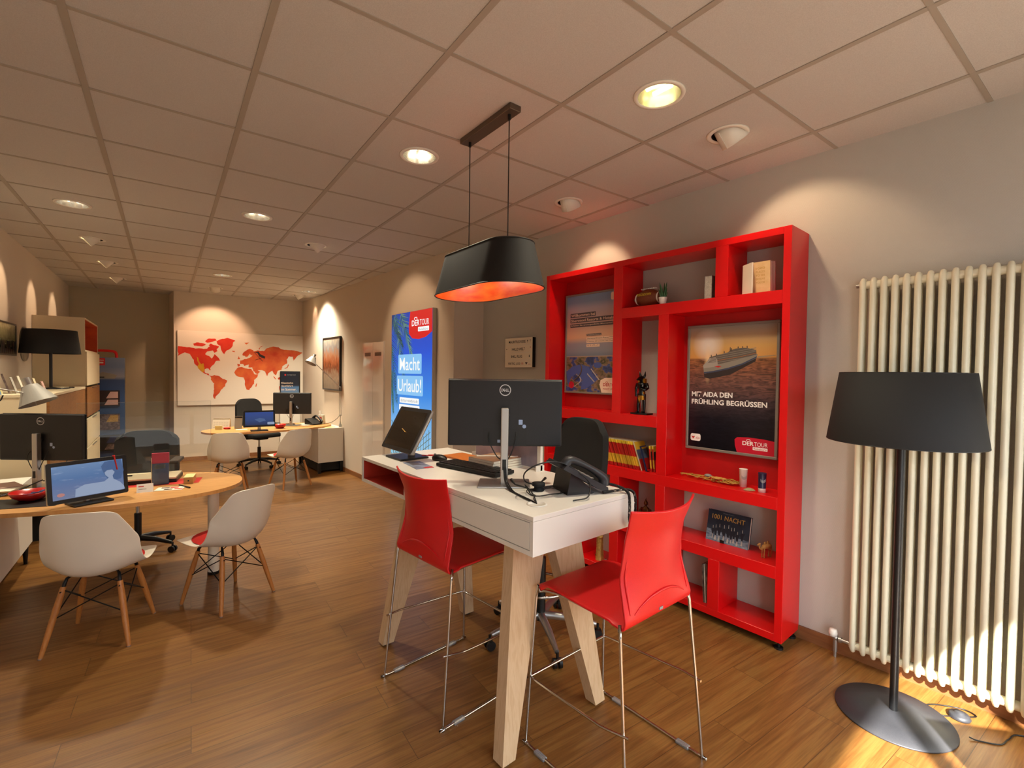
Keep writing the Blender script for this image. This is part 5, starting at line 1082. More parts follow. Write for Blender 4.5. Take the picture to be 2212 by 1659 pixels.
# ------------------------------------------------------------------ world map canvas
wm = thing('world_map', 'large white canvas with a world map in red and orange tones on the back wall', 'picture', (1.83, fwy(1.83)-.02, 1.6))
du = V((1, -.1275, 0)).normalized(); o_ = V((.8448, 9.7923, 0)); d_n = V((-.1265, -.992, 0))
WMm = Matrix.Translation(-V(wm.location)); Fm = WMm @ frame((.8448, 9.9223-.1275*.8448-.0, 0), du, (0, 0, 1))
MB(Fm).box((0, .955, -.028), (1.975, 2.238, 0), bev=.003, seg=1).build('canvas', mat('canvas_white', '#dcd0c2', .85), wm)
POLY = {'NA':[(-0.014,1.914),(0.011,1.97),(0.159,1.952),(0.277,1.937),(0.424,1.939),(0.465,1.989),(0.567,1.961),(0.581,1.897),(0.533,1.871),(0.505,1.91),(0.424,1.891),(0.397,1.842),(0.451,1.812),(0.492,1.765),(0.519,1.814),(0.533,1.847),(0.581,1.8),(0.622,1.736),(0.56,1.727),(0.533,1.686),(0.492,1.629),(0.464,1.596),(0.478,1.572),(0.464,1.564),(0.444,1.596),(0.397,1.587),(0.383,1.547),(0.41,1.507),(0.451,1.507),(0.464,1.475),(0.505,1.46),(0.498,1.447),(0.437,1.483),(0.37,1.515),(0.323,1.562),(0.284,1.633),(0.238,1.679),(0.231,1.742),(0.205,1.789),(0.179,1.835),(0.107,1.864),(0.043,1.831),(0.005,1.8),(0.018,1.845),(0.008,1.876)],'arc':[(0.225,2.018),(0.278,2.044),(0.371,2.033),(0.411,2.011),(0.357,1.976),(0.238,1.987)],'green':[(0.56,2.074),(0.629,2.117),(0.726,2.139),(0.804,2.126),(0.853,2.096),(0.818,2.07),(0.811,2.004),(0.768,1.945),(0.698,1.901),(0.682,1.852),(0.657,1.875),(0.629,1.939),(0.622,1.996),(0.574,2.034)],'elles':[(0.397,2.066),(0.438,2.116),(0.546,2.121),(0.567,2.09),(0.478,2.054),(0.424,2.043)],'iceland':[(0.804,1.921),(0.846,1.915),(0.839,1.893),(0.804,1.9)],'SA':[(0.478,1.451),(0.532,1.479),(0.608,1.464),(0.643,1.428),(0.726,1.388),(0.712,1.347),(0.691,1.282),(0.636,1.217),(0.594,1.152),(0.56,1.112),(0.546,1.059),(0.519,1.081),(0.512,1.137),(0.532,1.234),(0.526,1.331),(0.485,1.395)],'AF':[(0.846,1.561),(0.896,1.62),(0.954,1.629),(1.012,1.605),(1.1,1.598),(1.122,1.565),(1.159,1.499),(1.218,1.499),(1.196,1.448),(1.152,1.398),(1.144,1.331),(1.115,1.28),(1.071,1.222),(1.027,1.222),(1.005,1.297),(0.998,1.38),(0.976,1.439),(0.897,1.455),(0.854,1.487),(0.837,1.528)],'mad':[(1.174,1.314),(1.196,1.347),(1.189,1.28),(1.171,1.272)],'iber':[(0.882,1.685),(0.925,1.678),(0.925,1.645),(0.889,1.636)],'scand':[(0.961,1.861),(1.012,1.929),(1.077,1.965),(1.136,1.942),(1.144,1.892),(1.107,1.841),(1.077,1.873),(1.041,1.814),(1.012,1.813),(0.997,1.837),(0.968,1.837)],'EU':[(0.925,1.686),(0.925,1.744),(0.997,1.771),(1.07,1.798),(1.114,1.833),(1.136,1.917),(1.203,1.936),(1.308,1.932),(1.353,1.984),(1.444,2.022),(1.553,2.01),(1.615,1.969),(1.725,1.965),(1.837,1.96),(1.967,1.921),(1.918,1.884),(1.87,1.856),(1.838,1.803),(1.806,1.767),(1.797,1.837),(1.726,1.843),(1.694,1.781),(1.694,1.712),(1.616,1.659),(1.6,1.589),(1.538,1.571),(1.507,1.485),(1.476,1.519),(1.445,1.57),(1.384,1.526),(1.361,1.467),(1.323,1.551),(1.263,1.584),(1.203,1.575),(1.256,1.55),(1.203,1.507),(1.166,1.524),(1.129,1.582),(1.114,1.624),(1.056,1.631),(1.063,1.673),(1.012,1.663),(0.997,1.646),(0.968,1.687)],'UK':[(0.885,1.768),(0.904,1.826),(0.928,1.769)],'ind':[(1.461,1.467),(1.484,1.459),(1.515,1.408),(1.492,1.416)],'born':[(1.538,1.434),(1.585,1.46),(1.588,1.408),(1.546,1.408)],'nz':[(1.218,1.962),(1.255,2.014),(1.305,2.028),(1.248,1.997),(1.233,1.958)],'sval':[(0.99,2.069),(1.07,2.078),(1.026,2.038)],'jap':[(1.647,1.616),(1.694,1.643),(1.718,1.704),(1.726,1.678),(1.702,1.626),(1.663,1.608)],'aus':[(1.562,1.279),(1.679,1.33),(1.743,1.278),(1.743,1.191),(1.648,1.183),(1.57,1.201)],'lib':[(0.277,1.791),(0.297,1.784),(0.306,1.728),(0.337,1.673),(0.37,1.682),(0.39,1.587),(0.37,1.519),(0.337,1.551),(0.297,1.593),(0.288,1.633),(0.301,1.673),(0.284,1.728)]}
M['land_red'] = noisy('map_red', '#c3200f', '#d33a1c', 5, .8); M['land_or'] = noisy('map_orange_red', '#b7300f', '#d2682f', 5, .8, detail=6); M['land_y'] = noisy('map_yellow', '#d8a418', '#c98b1c', 6, .8); M['land_pale'] = noisy('map_white', '#ded2c4', '#ded2c4')
def ragged(P_, amp=.006, seed=1):
    r = random.Random(seed); out = []
    for i, (x, y) in enumerate(P_):
        x2, y2 = P_[(i+1) % len(P_)]; n = max(1, int(math.hypot(x2-x, y2-y)/.022))
        for j in range(n): t_ = j/n; out.append((x+(x2-x)*t_+r.uniform(-amp, amp), y+(y2-y)*t_+r.uniform(-amp, amp)))
    return out
names = {'NA': 'north_america', 'green': 'greenland', 'SA': 'south_america', 'AF': 'africa', 'EU': 'eurasia', 'aus': 'australia', 'lib': 'yellow_figure'}
for i, (k_, P_) in enumerate(POLY.items()):
    P2 = [(min(max(x, .004), 1.97), y) for x, y in P_]; P2 = ragged(P2, .005 if len(P_) > 6 else .002, i)
    P2 = [(max(x, .003), y) for x, y in P2]
    m_ = M['land_y'] if k_ == 'lib' else M['land_red'] if k_ in ('NA', 'green', 'elles', 'arc') else M['land_or']
    flat(names.get(k_, 'island'), Fm, P2, m_, wm, .0024 if k_ == 'lib' else .0012)
flat('arctic_islands_gap', Fm, ragged([(.47, 2.03), (.60, 1.99), (.57, 1.93), (.50, 1.96), (.45, 2.0)], .008, 9), M['land_red'], wm, .0014)
dc = MB(Fm @ Matrix.Translation((1.20, 1.80, .0026))); dc.add([(-.05, .10, 0), (.0, .09, 0), (.03, .03, 0), (.12, -.01, 0), (.13, .03, 0), (.05, .07, 0), (.02, .12, 0)][::1], [(0, 1, 2, 3, 4, 5, 6)]); dc.tube([(-.05, .10, 0), (.09, -.06, 0)], .004, n=4); dc.tube([(.13, .03, 0), (-.04, -.04, 0)], .004, n=4); dc.build('deck_chair_print', M['darkcov2'], wm)

# ------------------------------------------------------------------ far desk group
def oval(label, c, a_, b_, rz, z1, lipm=None):
    d = thing('oval_desk', label, 'desk', (c[0], c[1], 0), rz); n = 72; p = 2.25
    pts = [(a_*math.copysign(abs(math.cos(t))**(2/p), math.cos(t)), b_*math.copysign(abs(math.sin(t))**(2/p), math.sin(t))) for t in [2*PI*i/n for i in range(n)]]
    MB().prism(pts, .025, z0=z1-.025).build('desktop', M['tabletop'], d); return d
ZT = .72
od1 = oval('oval wooden desk on a round white leg at the left, nearest the camera', (-.02, 4.385), .82, .505, math.radians(-12), ZT)
inv = (Matrix.Translation((-.02, 4.385, 0)) @ Matrix.Rotation(math.radians(-12), 4, 'Z')).inverted()
lg = MB(inv); lg.cyl((.595, 4.27, .02), (.595, 4.27, ZT-.025), .038, n=28); lo_ = lg.build('leg', M['shell'], od1); MB(inv).cyl((.595, 4.27, 0), (.595, 4.27, .022), .040, n=28).build('foot_cap', M['black'], lo_)
cc = V((2.605, 7.85, 0))
cab = thing('side_cabinet', 'low white side cabinet on black feet under the far desk by the right wall', 'cabinet', (2.60, 7.9, 0)); CL = Matrix.Translation((-2.60, -7.9, 0))
MB(CL).box((2.405, 7.43, .165), (2.792, 8.45, .694), bev=.002, seg=1).build('body', M['white'], cab)
for x in (2.43, 2.765):
    for y in (7.455, 8.42): MB(CL).box((x-.02, y-.02, 0), (x+.02, y+.02, .166)).build('foot', M['black'], cab)
MB(CL).box((2.43, 7.50, .03), (2.78, 8.44, .166)).build('plinth', M['blacks'], cab)
od2 = oval('oval wooden desk at the back below the world map', (1.83, 7.79), .90, .47, math.radians(7), ZT)
inv2 = (Matrix.Translation((1.83, 7.79, 0)) @ Matrix.Rotation(math.radians(7), 4, 'Z')).inverted()
MB(inv2).cyl((1.16, 7.76, 0), (1.16, 7.76, ZT-.025), .038, n=28).build('leg', M['shell'], od2)
# left side cabinet under near desk
cab2 = thing('side_cabinet', 'low white side cabinet on black feet under the left desk by the left wall', 'cabinet', (-.72, 4.9, 0)); CL = Matrix.Translation((.72, -4.9, 0)) 
a_ = math.atan(.0695); CR = CL @ Matrix.Translation((-.50, 5.42, 0)) @ Matrix.Rotation(-a_, 4, 'Z')
MB(CR).box((-.375, -1.22, .165), (0, 0, .692), bev=.002, seg=1).build('body', M['white'], cab2)
for x in (-.34, -.035):
    for y in (-1.18, -.035): MB(CR).tube([(x, y, .166), (x, y, 0)], [.026, .014], n=4).build('foot', M['black'], cab2)
MB(CR).box((-.0, -.20, .60), (.018, -.10, .612), bev=.003).build('handle', M['alu'], cab2)

# monitors and displays on the two low desks
mon2 = monitor('black monitor seen from behind on the far desk below the world map', (2.13, 7.86), ZT, -.70+.08, .575, .335, 1.065, gap=.055)
mon3 = monitor('black monitor seen from behind on the left desk at the photo edge', (-.41, 4.735), ZT, -.70, .60, .335, 1.078, gap=.055)
def blue_screen():
    m, t, uv, sep = uvmat('beach_screen', .25); r = t.ramp([(0, '#7f8fb5'), (.35, '#6d86b8'), (.6, '#5f86bd'), (1, '#7da0cf')]); t.l(sep, 1, r, 0)
    mp = t.n('ShaderNodeMapping'); mp.inputs['Scale'].default_value = (3, 7, 1); t.l(uv, 0, mp, 0); nz = t.n('ShaderNodeTexNoise'); nz.inputs['Scale'].default_value = 1.4; nz.inputs['Detail'].default_value = 6; t.l(mp, 0, nz, 'Vector'); q = t.ramp([(.58, (0, 0, 0)), (.75, (.45, .45, .42))]); t.l(nz, 0, q, 0)
    mx = t.mix('ADD', .5); t.l(r, 0, mx, 6); t.l(q, 0, mx, 7); t.l(mx, 2, t.b, 'Emission Color'); t.b.inputs['Emission Strength'].default_value = .62; t.b.inputs['Base Color'].default_value = (.02, .02, .02, 1); return m
bsm = blue_screen()
def blue2():
    m, t, uv, sep = uvmat('sea_screen', .25); r = t.ramp([(0, '#1c2a55'), (.4, '#274a86'), (1, '#2c4f9c')]); t.l(sep, 1, r, 0); t.l(r, 0, t.b, 'Emission Color'); t.b.inputs['Emission Strength'].default_value = .7; t.b.inputs['Base Color'].default_value = (.02, .02, .02, 1); return m
td3, F3, R3 = touch_display('touch display showing a pale blue beach picture, tilted on the left desk', (-.115, 4.04, ZT), math.radians(22), .41, .252, math.radians(7), .150, bsm, base=(.20, .15), yb=-.005)
pb = em('figure_light_print', '#a9bcdc', .62); pd_ = em('figure_dark_print', '#4a6fa4', .6)
F3 = F3 @ Matrix.Diagonal((.84, .86, 1, 1))
flat('dark_head_shape', F3, [(.085, .04), (.075, .08), (.10, .112), (.205, .118), (.22, .03), (.20, -.03), (.12, -.04)], pd_, td3, .0006)
flat('white_figure', F3, [(-.09, -.115), (-.085, -.06), (-.03, -.035), (.09, -.035), (.12, -.012), (.10, .01), (.095, .03), (.11, .045), (.145, .046), (.16, .025), (.145, .0), (.15, -.025), (.19, -.055), (.215, -.09), (.22, -.115)], pb, td3, .0009)
flat('round_logo', F3, circ(-.17, -.085, .022, .013), em('screen_red_logo', '#c98a84', .7), td3, .0009)
pcl = MB(R3); pcl.tube([(.135, -.007, .130), (.148, -.007, .035)], .0045, n=8); tag(pcl.build('stylus', M['rednote'], td3), 'red stylus clipped over the display edge'); MB(R3).box((.128, -.008, .122), (.142, .003, .132), bev=.002).build('clip', M['rednote'], td3)
td2, F2, R2_ = touch_display('touch display with a deep blue sea picture on the far desk', (1.59, 7.42, ZT), math.radians(-9), .40, .232, math.radians(8), .172, blue2(), base=(.22, .16), yb=.02)
flat('button', F2, rrect(.10, -.085, .09, .035, .01), pb, td2, .0006); flat('ship_shape', F2, [(-.06, -.01), (.0, .01), (.06, 0), (.08, -.03), (.0, -.05)], pd_, td2, .0006)
# bowls
def bowl(label, loc, r, h, m, rz=0, sx=1):
    b = thing('bowl', label, 'bowl', loc, rz); MB().lathe([(.001, 0), (r*.5, 0), (r*.85, h*.45), (r, h), (r-.006, h), (r*.8, h*.5), (r*.45, .008), (.001, .008)], 40, sx=sx).build('body', m, b); return b
bw = bowl('shallow red bowl with blue sweets on the left desk below the monitor', (-.405, 4.33, ZT), .105, .055, M['redbowl'])
for i in range(5): MB().box((-.02, -.008, 0), (.02, .008, .008), M=Matrix.Translation((-.02+.018*i, .01*((-1)**i), .028+.004*i)) @ Matrix.Rotation(i*1.1, 4, 'Z'), bev=.002, seg=1).build('sweet', M['bluecard'], bw)
bowl('small red bowl beside the monitor foot on the far desk', (1.90, 7.58, ZT), .085, .06, M['redbowl'])
rg = MB(); rg.tube([(.035*math.cos(t*2*PI/24), .035*math.sin(t*2*PI/24), .012) for t in range(24)], .012, n=8, closed=True); tag(shift(rg, 'red_ring', M['redbowl'], (1.27, 7.90, ZT)), 'small red ring dish on the far desk tip in front of the calendar', 'dish')
# left desk papers
sheet('desk_mat', 'orange red placemat under the wooden box and blue leaflet stand', 'mat', (.30, 4.42, ZT), math.radians(-14), .46, .20, .0012, M['rednote'])
tr = thing('document_tray', 'black tray carrying a cream document behind the leaflet stand on the left desk', 'tray', (.20, 4.56, ZT), math.radians(-14))
MB().box((-.21, -.13, 0), (.21, .13, .028), bev=.006).build('tray', M['black'], tr); MB().box((-.205, -.135, .029), (.205, .125, .042), bev=.003).build('document', M['cream'], tr)
MB().box((-.15, .0, .0422), (-.09, .015, .052), bev=.004).build('pen', M['darkcov2'], tr)
wb = thing('wooden_box', 'small wooden card box with a dark hole on the left desk', 'box', (.450, 4.325, ZT), math.radians(-14)); MB().box((-.030, -.068, 0), (.030, .068, .046), bev=.001, seg=1).build('box', M['tabletop'], wb); MB().box((-.031, -.070, .0465), (.031, .070, .052), bev=.001, seg=1).build('cover', M['papery'], wb); MB().cyl((.0, -.0705, .024), (0, -.069, .024), .006, n=14).build('hole', M['black'], wb)
cst = thing('card_stand', 'white folded card stand with red lettering in front of the left touch display', 'card', (.172, 4.16, ZT), math.radians(-6)); tri = [(-.02, 0), (.02, 0), (0, .052)]
m_ = MB(); m_.add([(-.046, -.018, 0), (.046, -.018, 0), (.046, .008, .055), (-.046, .008, .055), (-.046, .034, 0), (.046, .034, 0)], [(0, 1, 2, 3), (3, 2, 5, 4)]); m_.build('card', M['whitetx'], cst, [('SOLIDIFY', dict(thickness=.0015))])
Fk = frame((-.046, -.0195, 0), (1, 0, 0), (0, .026, .055)); flat('red_mark', Fk, [(.01, .04), (.04, .04), (.04, .047), (.01, .047)], M['rednote'], cst, .002); flat('text_line', Fk, [(.01, .022), (.055, .022), (.055, .025), (.01, .025)], M['greytx'], cst, .002)
ls = thing('leaflet_stand', 'clear upright leaflet holder with blue leaflets and a red top on the left desk', 'leaflet holder', (.275, 4.375, ZT), math.radians(-8))
MB().box((-.052, -.004, 0), (.052, .0, .255)).build('back', M['acryl'], ls); MB().box((-.052, -.032, 0), (.052, -.0295, .16)).build('front', M['acryl'], ls); MB().box((-.055, -.034, 0), (-.052, .0, .20)).build('side', M['cream'], ls)
MB().box((-.049, -.028, .002), (.049, -.006, .215)).build('leaflets', M['bluecard'], ls); MB().box((-.052, -.029, .16), (.052, -.005, .235)).build('red_leaflet', mat('pink_leaflet', '#a8324a', .5), ls); flat('headline', frame((-.05, -.0285, 0), (1, 0, 0), (0, 0, 1)), [(.015, .12), (.08, .12), (.08, .15), (.015, .15)], M['greytx'], ls, .001)
fl_ = thing('leaflet', 'white leaflet with small photos lying on the left desk beside the black pen', 'leaflet', (.315, 4.16, ZT), math.radians(-20)); MB().box((-.085, -.055, 0), (.085, .055, .003)).build('sheet', M['paper'], fl_)
for i, (x, y, c_) in enumerate(((-.06, .012, 'darkcov'), (-.005, .012, 'rednote'), (-.03, -.04, 'darkcov'), (.03, -.035, 'rednote'))): MB().box((x, y, .003), (x+.05, y+.03, .0036)).build('photo', M[c_], fl_)
pen = MB().tube([(.375, 4.235, ZT+.006), (.425, 4.095, ZT+.006)], [.005, .0055], n=10); tag(pen.build('pen', M['darkcov2']), 'dark pen lying on the left desk beside the photo leaflet', 'pen')
random.seed(5)
for i in range(7): sheet('paper_sheet', ['lowest loose paper of the pile at the left edge of the left desk', 'loose cream paper low in the pile at the left edge of the left desk', 'white paper in the middle of the pile at the left edge of the left desk', 'yellowish paper in the pile at the left edge of the left desk', 'paper with red edge in the pile at the left edge of the left desk', 'crumpled white paper near the top of the pile on the left desk', 'topmost envelope of the paper pile on the left desk'][i], 'paper', (-.62+random.uniform(-.03, .03), 4.70+random.uniform(-.03, .03), ZT+.006*i), random.uniform(-.6, .6), .27, .20, .0055, [M['paper'], M['papery'], M['cream'], M['papery'], M['pinkcov'], M['paper'], M['pinkcov']][i], 'loose papers piled on the left desk')
sheet('desk_pad', 'dark writing pad under the red bowl on the left desk', 'desk pad', (-.42, 4.25, ZT-.0005), math.radians(-20), .40, .26, .003, M['black']); bw.location.z += .003
bc = MB().tube([(-.38, 4.70, ZT+.06), (-.50, 4.52, ZT+.03), (-.62, 4.42, ZT+.01), (-.72, 4.35, ZT+.008)], .004, n=6, sm=5).tube([(-.38, 4.72, ZT+.05), (-.30, 4.72, ZT+.06), (-.26, 4.80, ZT+.16), (-.27, 4.82, ZT+.20)], .004, n=6, sm=5); tag(bc.build('cable', M['black']), 'black cable at the foot of the left monitor', 'cable')
# far desk clutter
ca = thing('desk_calendar', 'white desk calendar on the tip of the far desk', 'calendar', (1.20, 7.98, ZT), math.radians(-30)); MB().box((-.115, 0, 0), (.115, .002, .135), M=Matrix.Rotation(math.radians(-14), 4, 'X')).build('page', M['paper'], ca); MB().box((-.115, .08, 0), (.115, .082, .13), M=Matrix.Rotation(math.radians(14), 4, 'X')).build('rear_page', M['paper'], ca)
gl_ = MB(Matrix.Rotation(math.radians(-14), 4, 'X'))
for i in range(6):
    for j in range(4): gl_.add([(-.10+i*.034, -.0006, .015+j*.026), (-.10+i*.034+.026, -.0006, .015+j*.026), (-.10+i*.034+.026, -.0006, .015+j*.026+.004), (-.10+i*.034, -.0006, .015+j*.026+.004)], [(0, 1, 2, 3)])
tag(gl_.build('date_marks', M['greytx'], ca), kind='stuff')
nb = sheet('note_block', 'yellow note block standing before the desk calendar on the far desk', 'note block', (1.16, 7.86, ZT), math.radians(-30), .09, .02, .055, M['papery'])
pt = thing('price_card', 'tall grey card with dark top edge between calendar and display on the far desk', 'card', (1.40, 7.84, ZT), math.radians(-35)); MB().box((-.052, 0, 0), (.052, .004, .185), M=Matrix.Rotation(math.radians(-6), 4, 'X')).build('card', mat('grey_card', '#8d857c', .5), pt); MB().box((-.052, -.002, .160), (.052, .0, .180), M=Matrix.Rotation(math.radians(-6), 4, 'X')).build('dark_band', M['black'], pt)
sheet('paper_sheet', 'white sheet lying before the price card on the far desk', 'paper', (1.42, 7.70, ZT), -.3, .14, .08, .004, M['paper'])
kb2 = thing('keyboard', 'black keyboard behind the red bowl on the far desk', 'keyboard', (2.02, 8.02, ZT), .15); MB().box((-.2, -.06, 0), (.2, .06, .015), bev=.003).build('case', M['black'], kb2)
for i, (x, y, rz, m_, l_) in enumerate(((2.38, 7.86, .3, 'paper', 'loose white paper on the far desk right of the monitor'), (2.50, 7.90, -.2, 'papery', 'yellowish paper under the telephone on the far desk'), (2.42, 7.99, .7, 'paper', 'paper sheet behind the telephone on the far desk'))): sheet('paper_sheet', l_, 'paper', (x, y, ZT+.001+.002*i), rz, .24, .17, .002, M[m_])
tp2 = thing('telephone', 'black telephone on the far desk below the desk lamp', 'telephone', (2.47, 7.86, ZT+.008), math.radians(200)); w_ = MB(); slab(w_, [(-.10, 0), (.10, 0), (.11, .01), (-.08, .09), (-.10, .08)], -.09, .09); w_.build('body', M['black'], tp2)
MB().tube([(-.07, -.10, .085), (-.07, -.03, .125), (-.07, .06, .08), (-.07, .11, .03)], [.024, .014, .014, .024], n=10, sm=3).build('handset', M['black'], tp2)
rk = thing('leaflet_rack', 'cream card rack with a red mark standing against the wall on the far desk end', 'leaflet holder', (2.62, 7.95, .697), math.radians(-80)); MB().box((-.07, 0, 0), (.07, .04, .16), M=Matrix.Rotation(.12, 4, 'X')).build('holder', M['paper'], rk); MB().box((-.06, -.004, .10), (.04, .0, .13), M=Matrix.Rotation(.12, 4, 'X')).build('red_mark', M['rednote'], rk); MB().box((-.05, .01, .15), (.02, .014, .23), M=Matrix.Rotation(.12, 4, 'X')).build('tall_card', M['whitetx'], rk)
sheet('paper_sheet', 'crumpled yellowish paper on the white side cabinet by the desk lamp', 'paper', (2.60, 7.53, .695), .4, .16, .10, .006, M['papery'])
# articulated lamps
def arm_lamp(label, pts, head_dir, scale=1, base=True):
    l_ = thing('desk_lamp', label, 'lamp', pts[0]); o = V(pts[0]); P_ = [V(p)-o for p in pts]
    if base: MB().lathe([(.001, 0), (.024, 0), (.024, .035), (.012, .05), (.008, .09)], 20).build('base', M['alu'], l_)
    MB().tube([P_[0]+V((0, 0, .05)), P_[1]], .006, n=8).build('post', M['alu'], l_)
    for i in range(1, len(P_)-1):
        d_ = (P_[i+1]-P_[i]).normalized(); s_ = d_.cross(V((0, 0, 1))); s_ = s_.normalized() if s_.length > .1 else V((1, 0, 0))
        MB().tube([P_[i]+s_*.012, P_[i+1]+s_*.012], .0045, n=6).tube([P_[i]-s_*.012, P_[i+1]-s_*.012], .0045, n=6).cyl(P_[i]-s_*.02, P_[i]+s_*.02, .011, n=12).build('arm', M['alu'], l_)
    h = P_[-1]; z_ = V(head_dir).normalized(); q = z_.to_track_quat('Z', 'Y').to_matrix().to_4x4(); q.translation = h
    MB(q).lathe([(.015*scale, -.06*scale), (.035*scale, -.055*scale), (.085*scale, .05*scale), (.087*scale, .05*scale), (.082*scale, .048*scale), (.03*scale, -.05*scale)], 32).build('lamp_head', M['lampgrey'], l_)
    MB(q).cyl((0, 0, -.10*scale), (0, 0, -.05*scale), .02*scale, .016*scale, n=14).build('socket', M['alu'], l_)
    return l_
arm_lamp('aluminium swing-arm lamp clamped on the white side cabinet of the far desk', [(2.765, 7.50, .694), (2.765, 7.50, .88), (2.765, 7.52, 1.33), (2.36, 7.60, 1.74)], (-.45, -.10, -.85), 1.05)
cb2 = MB().tube([(2.76, 7.50, .88), (2.72, 7.54, .82), (2.66, 7.62, .76), (2.58, 7.72, .735)], .004, n=6, sm=5); tag(cb2.build('cable', M['black']), 'thin dark cable hanging from the far swing-arm lamp to the desk', 'cable')
# poster standing at the map
ps = thing('poster', 'dark blue poster in a black frame at the right end of the world map', 'poster', (2.58, 9.50, 1.0))
PSm = Matrix.Translation((-2.58, -9.50, -1.0)); F = PSm @ frame((2.405, 9.585, .90), du, (0, 0, 1)); iw2, ih2 = .345, .665
MB(F).box((0, 0, -.025), (iw2, ih2, 0), bev=.002, seg=1).build('frame', M['pictfr'], ps)
def p2():
    m, t, uv, sep = uvmat('summer_print', .3); r = t.ramp([(0, '#7c8a9a'), (.35, '#5f7b9b'), (.55, '#4b6f9c'), (.60, '#1c2233'), (1, '#181c2a')]); t.l(sep, 1, r, 0); t.l(r, 0, t.b, 'Base Color'); return m
MB(F).quad((.010, .012, .001), (iw2-.022, .012, .001), (iw2-.022, ih2-.012, .001), (.010, ih2-.012, .001)).build('print', p2(), ps)
for s_, y, h_ in (('Klassische', .43, .030), ('Seefahrt', .375, .030), ('im Sommer.', .30, .045)): text(s_, 'lettering', M['sandtx'], ps, F, .02, y, wd=.20 if h_ < .04 else .26, ht=h_, lift=.002)
flat('round_mark', F, circ(.085, .595, .016), M['rednote'], ps, .002); text('hurtigruten', 'lettering', M['whitetx'], ps, F, .115, .588, wd=.15, ht=.014, lift=.002)
MB(F).box((.0, -.90, -.02), (.345, 0.0, -.012)).build('stand_panel', M['white'], ps)
swivel('black swivel chair behind the far desk below the world map', (1.84, 8.60, 0), math.radians(198), math.radians(95), .52, (.58, 1.10, .46, .42), M['black'], arms=.17, R_=.31)
swivel('black swivel chair with armrests behind the left desk', (.165, 5.17, 0), math.radians(165), math.radians(-38-165), .54, (.60, 1.01, .50, .47), M['black'], arms=.24, R_=.29)

# ------------------------------------------------------------------ acrylic screen on the left desk
ac = thing('acrylic_screen', 'clear acrylic protection screen standing on the left desk', 'screen', (.20, 4.55, ZT)); 
u1, u2 = V((-.20, 4.66, 0)), V((.622, 4.60, 0)); ac.location = (u1.x, u1.y, ZT); dd_ = (u2-u1).normalized(); Fa = frame((0, 0, 0), dd_, (0, 0, 1)); L_ = (u2-u1).length
MB(Fa).box((0, 0.0, -.002), (L_, .600, .002)).build('pane', M['acryl'], ac)
M['acedge'] = mat('acrylic_edge', '#cfd8d2', .2, trans=.6)
MB(Fa).box((L_+.0002, 0, -.0022), (L_+.0012, .600, .0022)).build('edge', M['acedge'], ac); MB(Fa).box((0, .6002, -.0022), (L_, .6012, .0022)).build('edge', M['acedge'], ac)
for x in (.12, L_-.28): MB(Fa).box((x, 0, -.05), (x+.004, .09, .05)).build('foot', M['acryl'], ac)

# ------------------------------------------------------------------ cabinets along the left wall
a_ = -math.atan(.0695)
def lw(x, y): return (x, y)
tc = thing('tall_cabinet', 'tall cream cabinet with orange lined open top cell and wooden drawers by the left wall', 'cabinet', (-.253, 7.81, 0), a_)
w_, dp, hh = .462, 1.37, 2.19
b = MB(); b.box((-w_, 0, .06), (0, .018, hh)); b.box((-w_, dp-.018, .06), (0, dp, hh)); b.box((-w_, .018, hh-.018), (0, dp-.018, hh)); b.box((-w_, .018, .06), (-w_+.018, dp-.018, hh-.018)); b.box((-w_+.018, .018, 1.78), (-.002, dp-.018, 1.80)); b.box((-w_+.018, .018, .06), (-.002, dp-.018, .08)); b.build('carcass', M['cream'], tc)
M['orin'] = noisy('orange_niche_lining', '#b23a10', '#d0561c', 5, .5)
b = MB(); b.box((-w_+.019, .0185, 1.801), (-w_+.024, dp-.019, hh-.019)); b.box((-w_+.024, dp-.024, 1.801), (-.004, dp-.0185, hh-.019)); b.box((-w_+.024, .0185, 1.801), (-.004, .024, hh-.019)); b.box((-w_+.024, .024, hh-.024), (-.004, dp-.024, hh-.0185)); b.build('niche_lining', M['orin'], tc)
MB().box((.001, .003, 1.36), (.018, dp-.003, 1.775), bev=.001, seg=1).build('door', M['cream'], tc)
for z0, z1 in ((.97, 1.335), (.60, .945), (.10, .58)):
    dr = MB().box((.001, .003, z0), (.018, dp-.003, z1), bev=.001, seg=1).build('drawer', M['oakdoor'] if z0 > .9 else M['cream'], tc); MB().box((.0185, dp*.35, z1-.014), (.030, dp*.65, z1-.006)).build('handle', M['alu'], dr)
MB().box((-w_+.02, .02, 0), (-.02, dp-.02, .06)).build('plinth', M['black'], tc)
lcb = thing('low_cabinet', 'cream cabinet with wooden sliding front in front of the tall cabinet by the left wall', 'cabinet', (-.405, 5.58, 0), a_)
w2_, d2_ = .455, 2.19; b = MB(); b.box((-w2_, 0, .45), (-.02, d2_, 1.325)); b.build('carcass', M['cream'], lcb); MB().box((-w2_, -.004, 1.326), (.004, d2_, 1.350), bev=.001, seg=1).build('top', M['cream'], lcb)
MB().box((-.0195, .002, .452), (0, d2_*.5-.002, 1.322), bev=.001, seg=1).build('door', M['oakdoor'], lcb); MB().box((-.0195, d2_*.5+.002, .452), (0, d2_-.002, 1.322), bev=.001, seg=1).build('door', M['oakdoor'], lcb); MB().box((-w2_+.06, .45, 0), (-.06, d2_-.05, .45)).build('plinth', M['blacks'], lcb)
tl = thing('table_lamp', 'large black drum shade lamp standing on the cream cabinet by the left wall', 'lamp', (-.50, 7.05, 1.35))
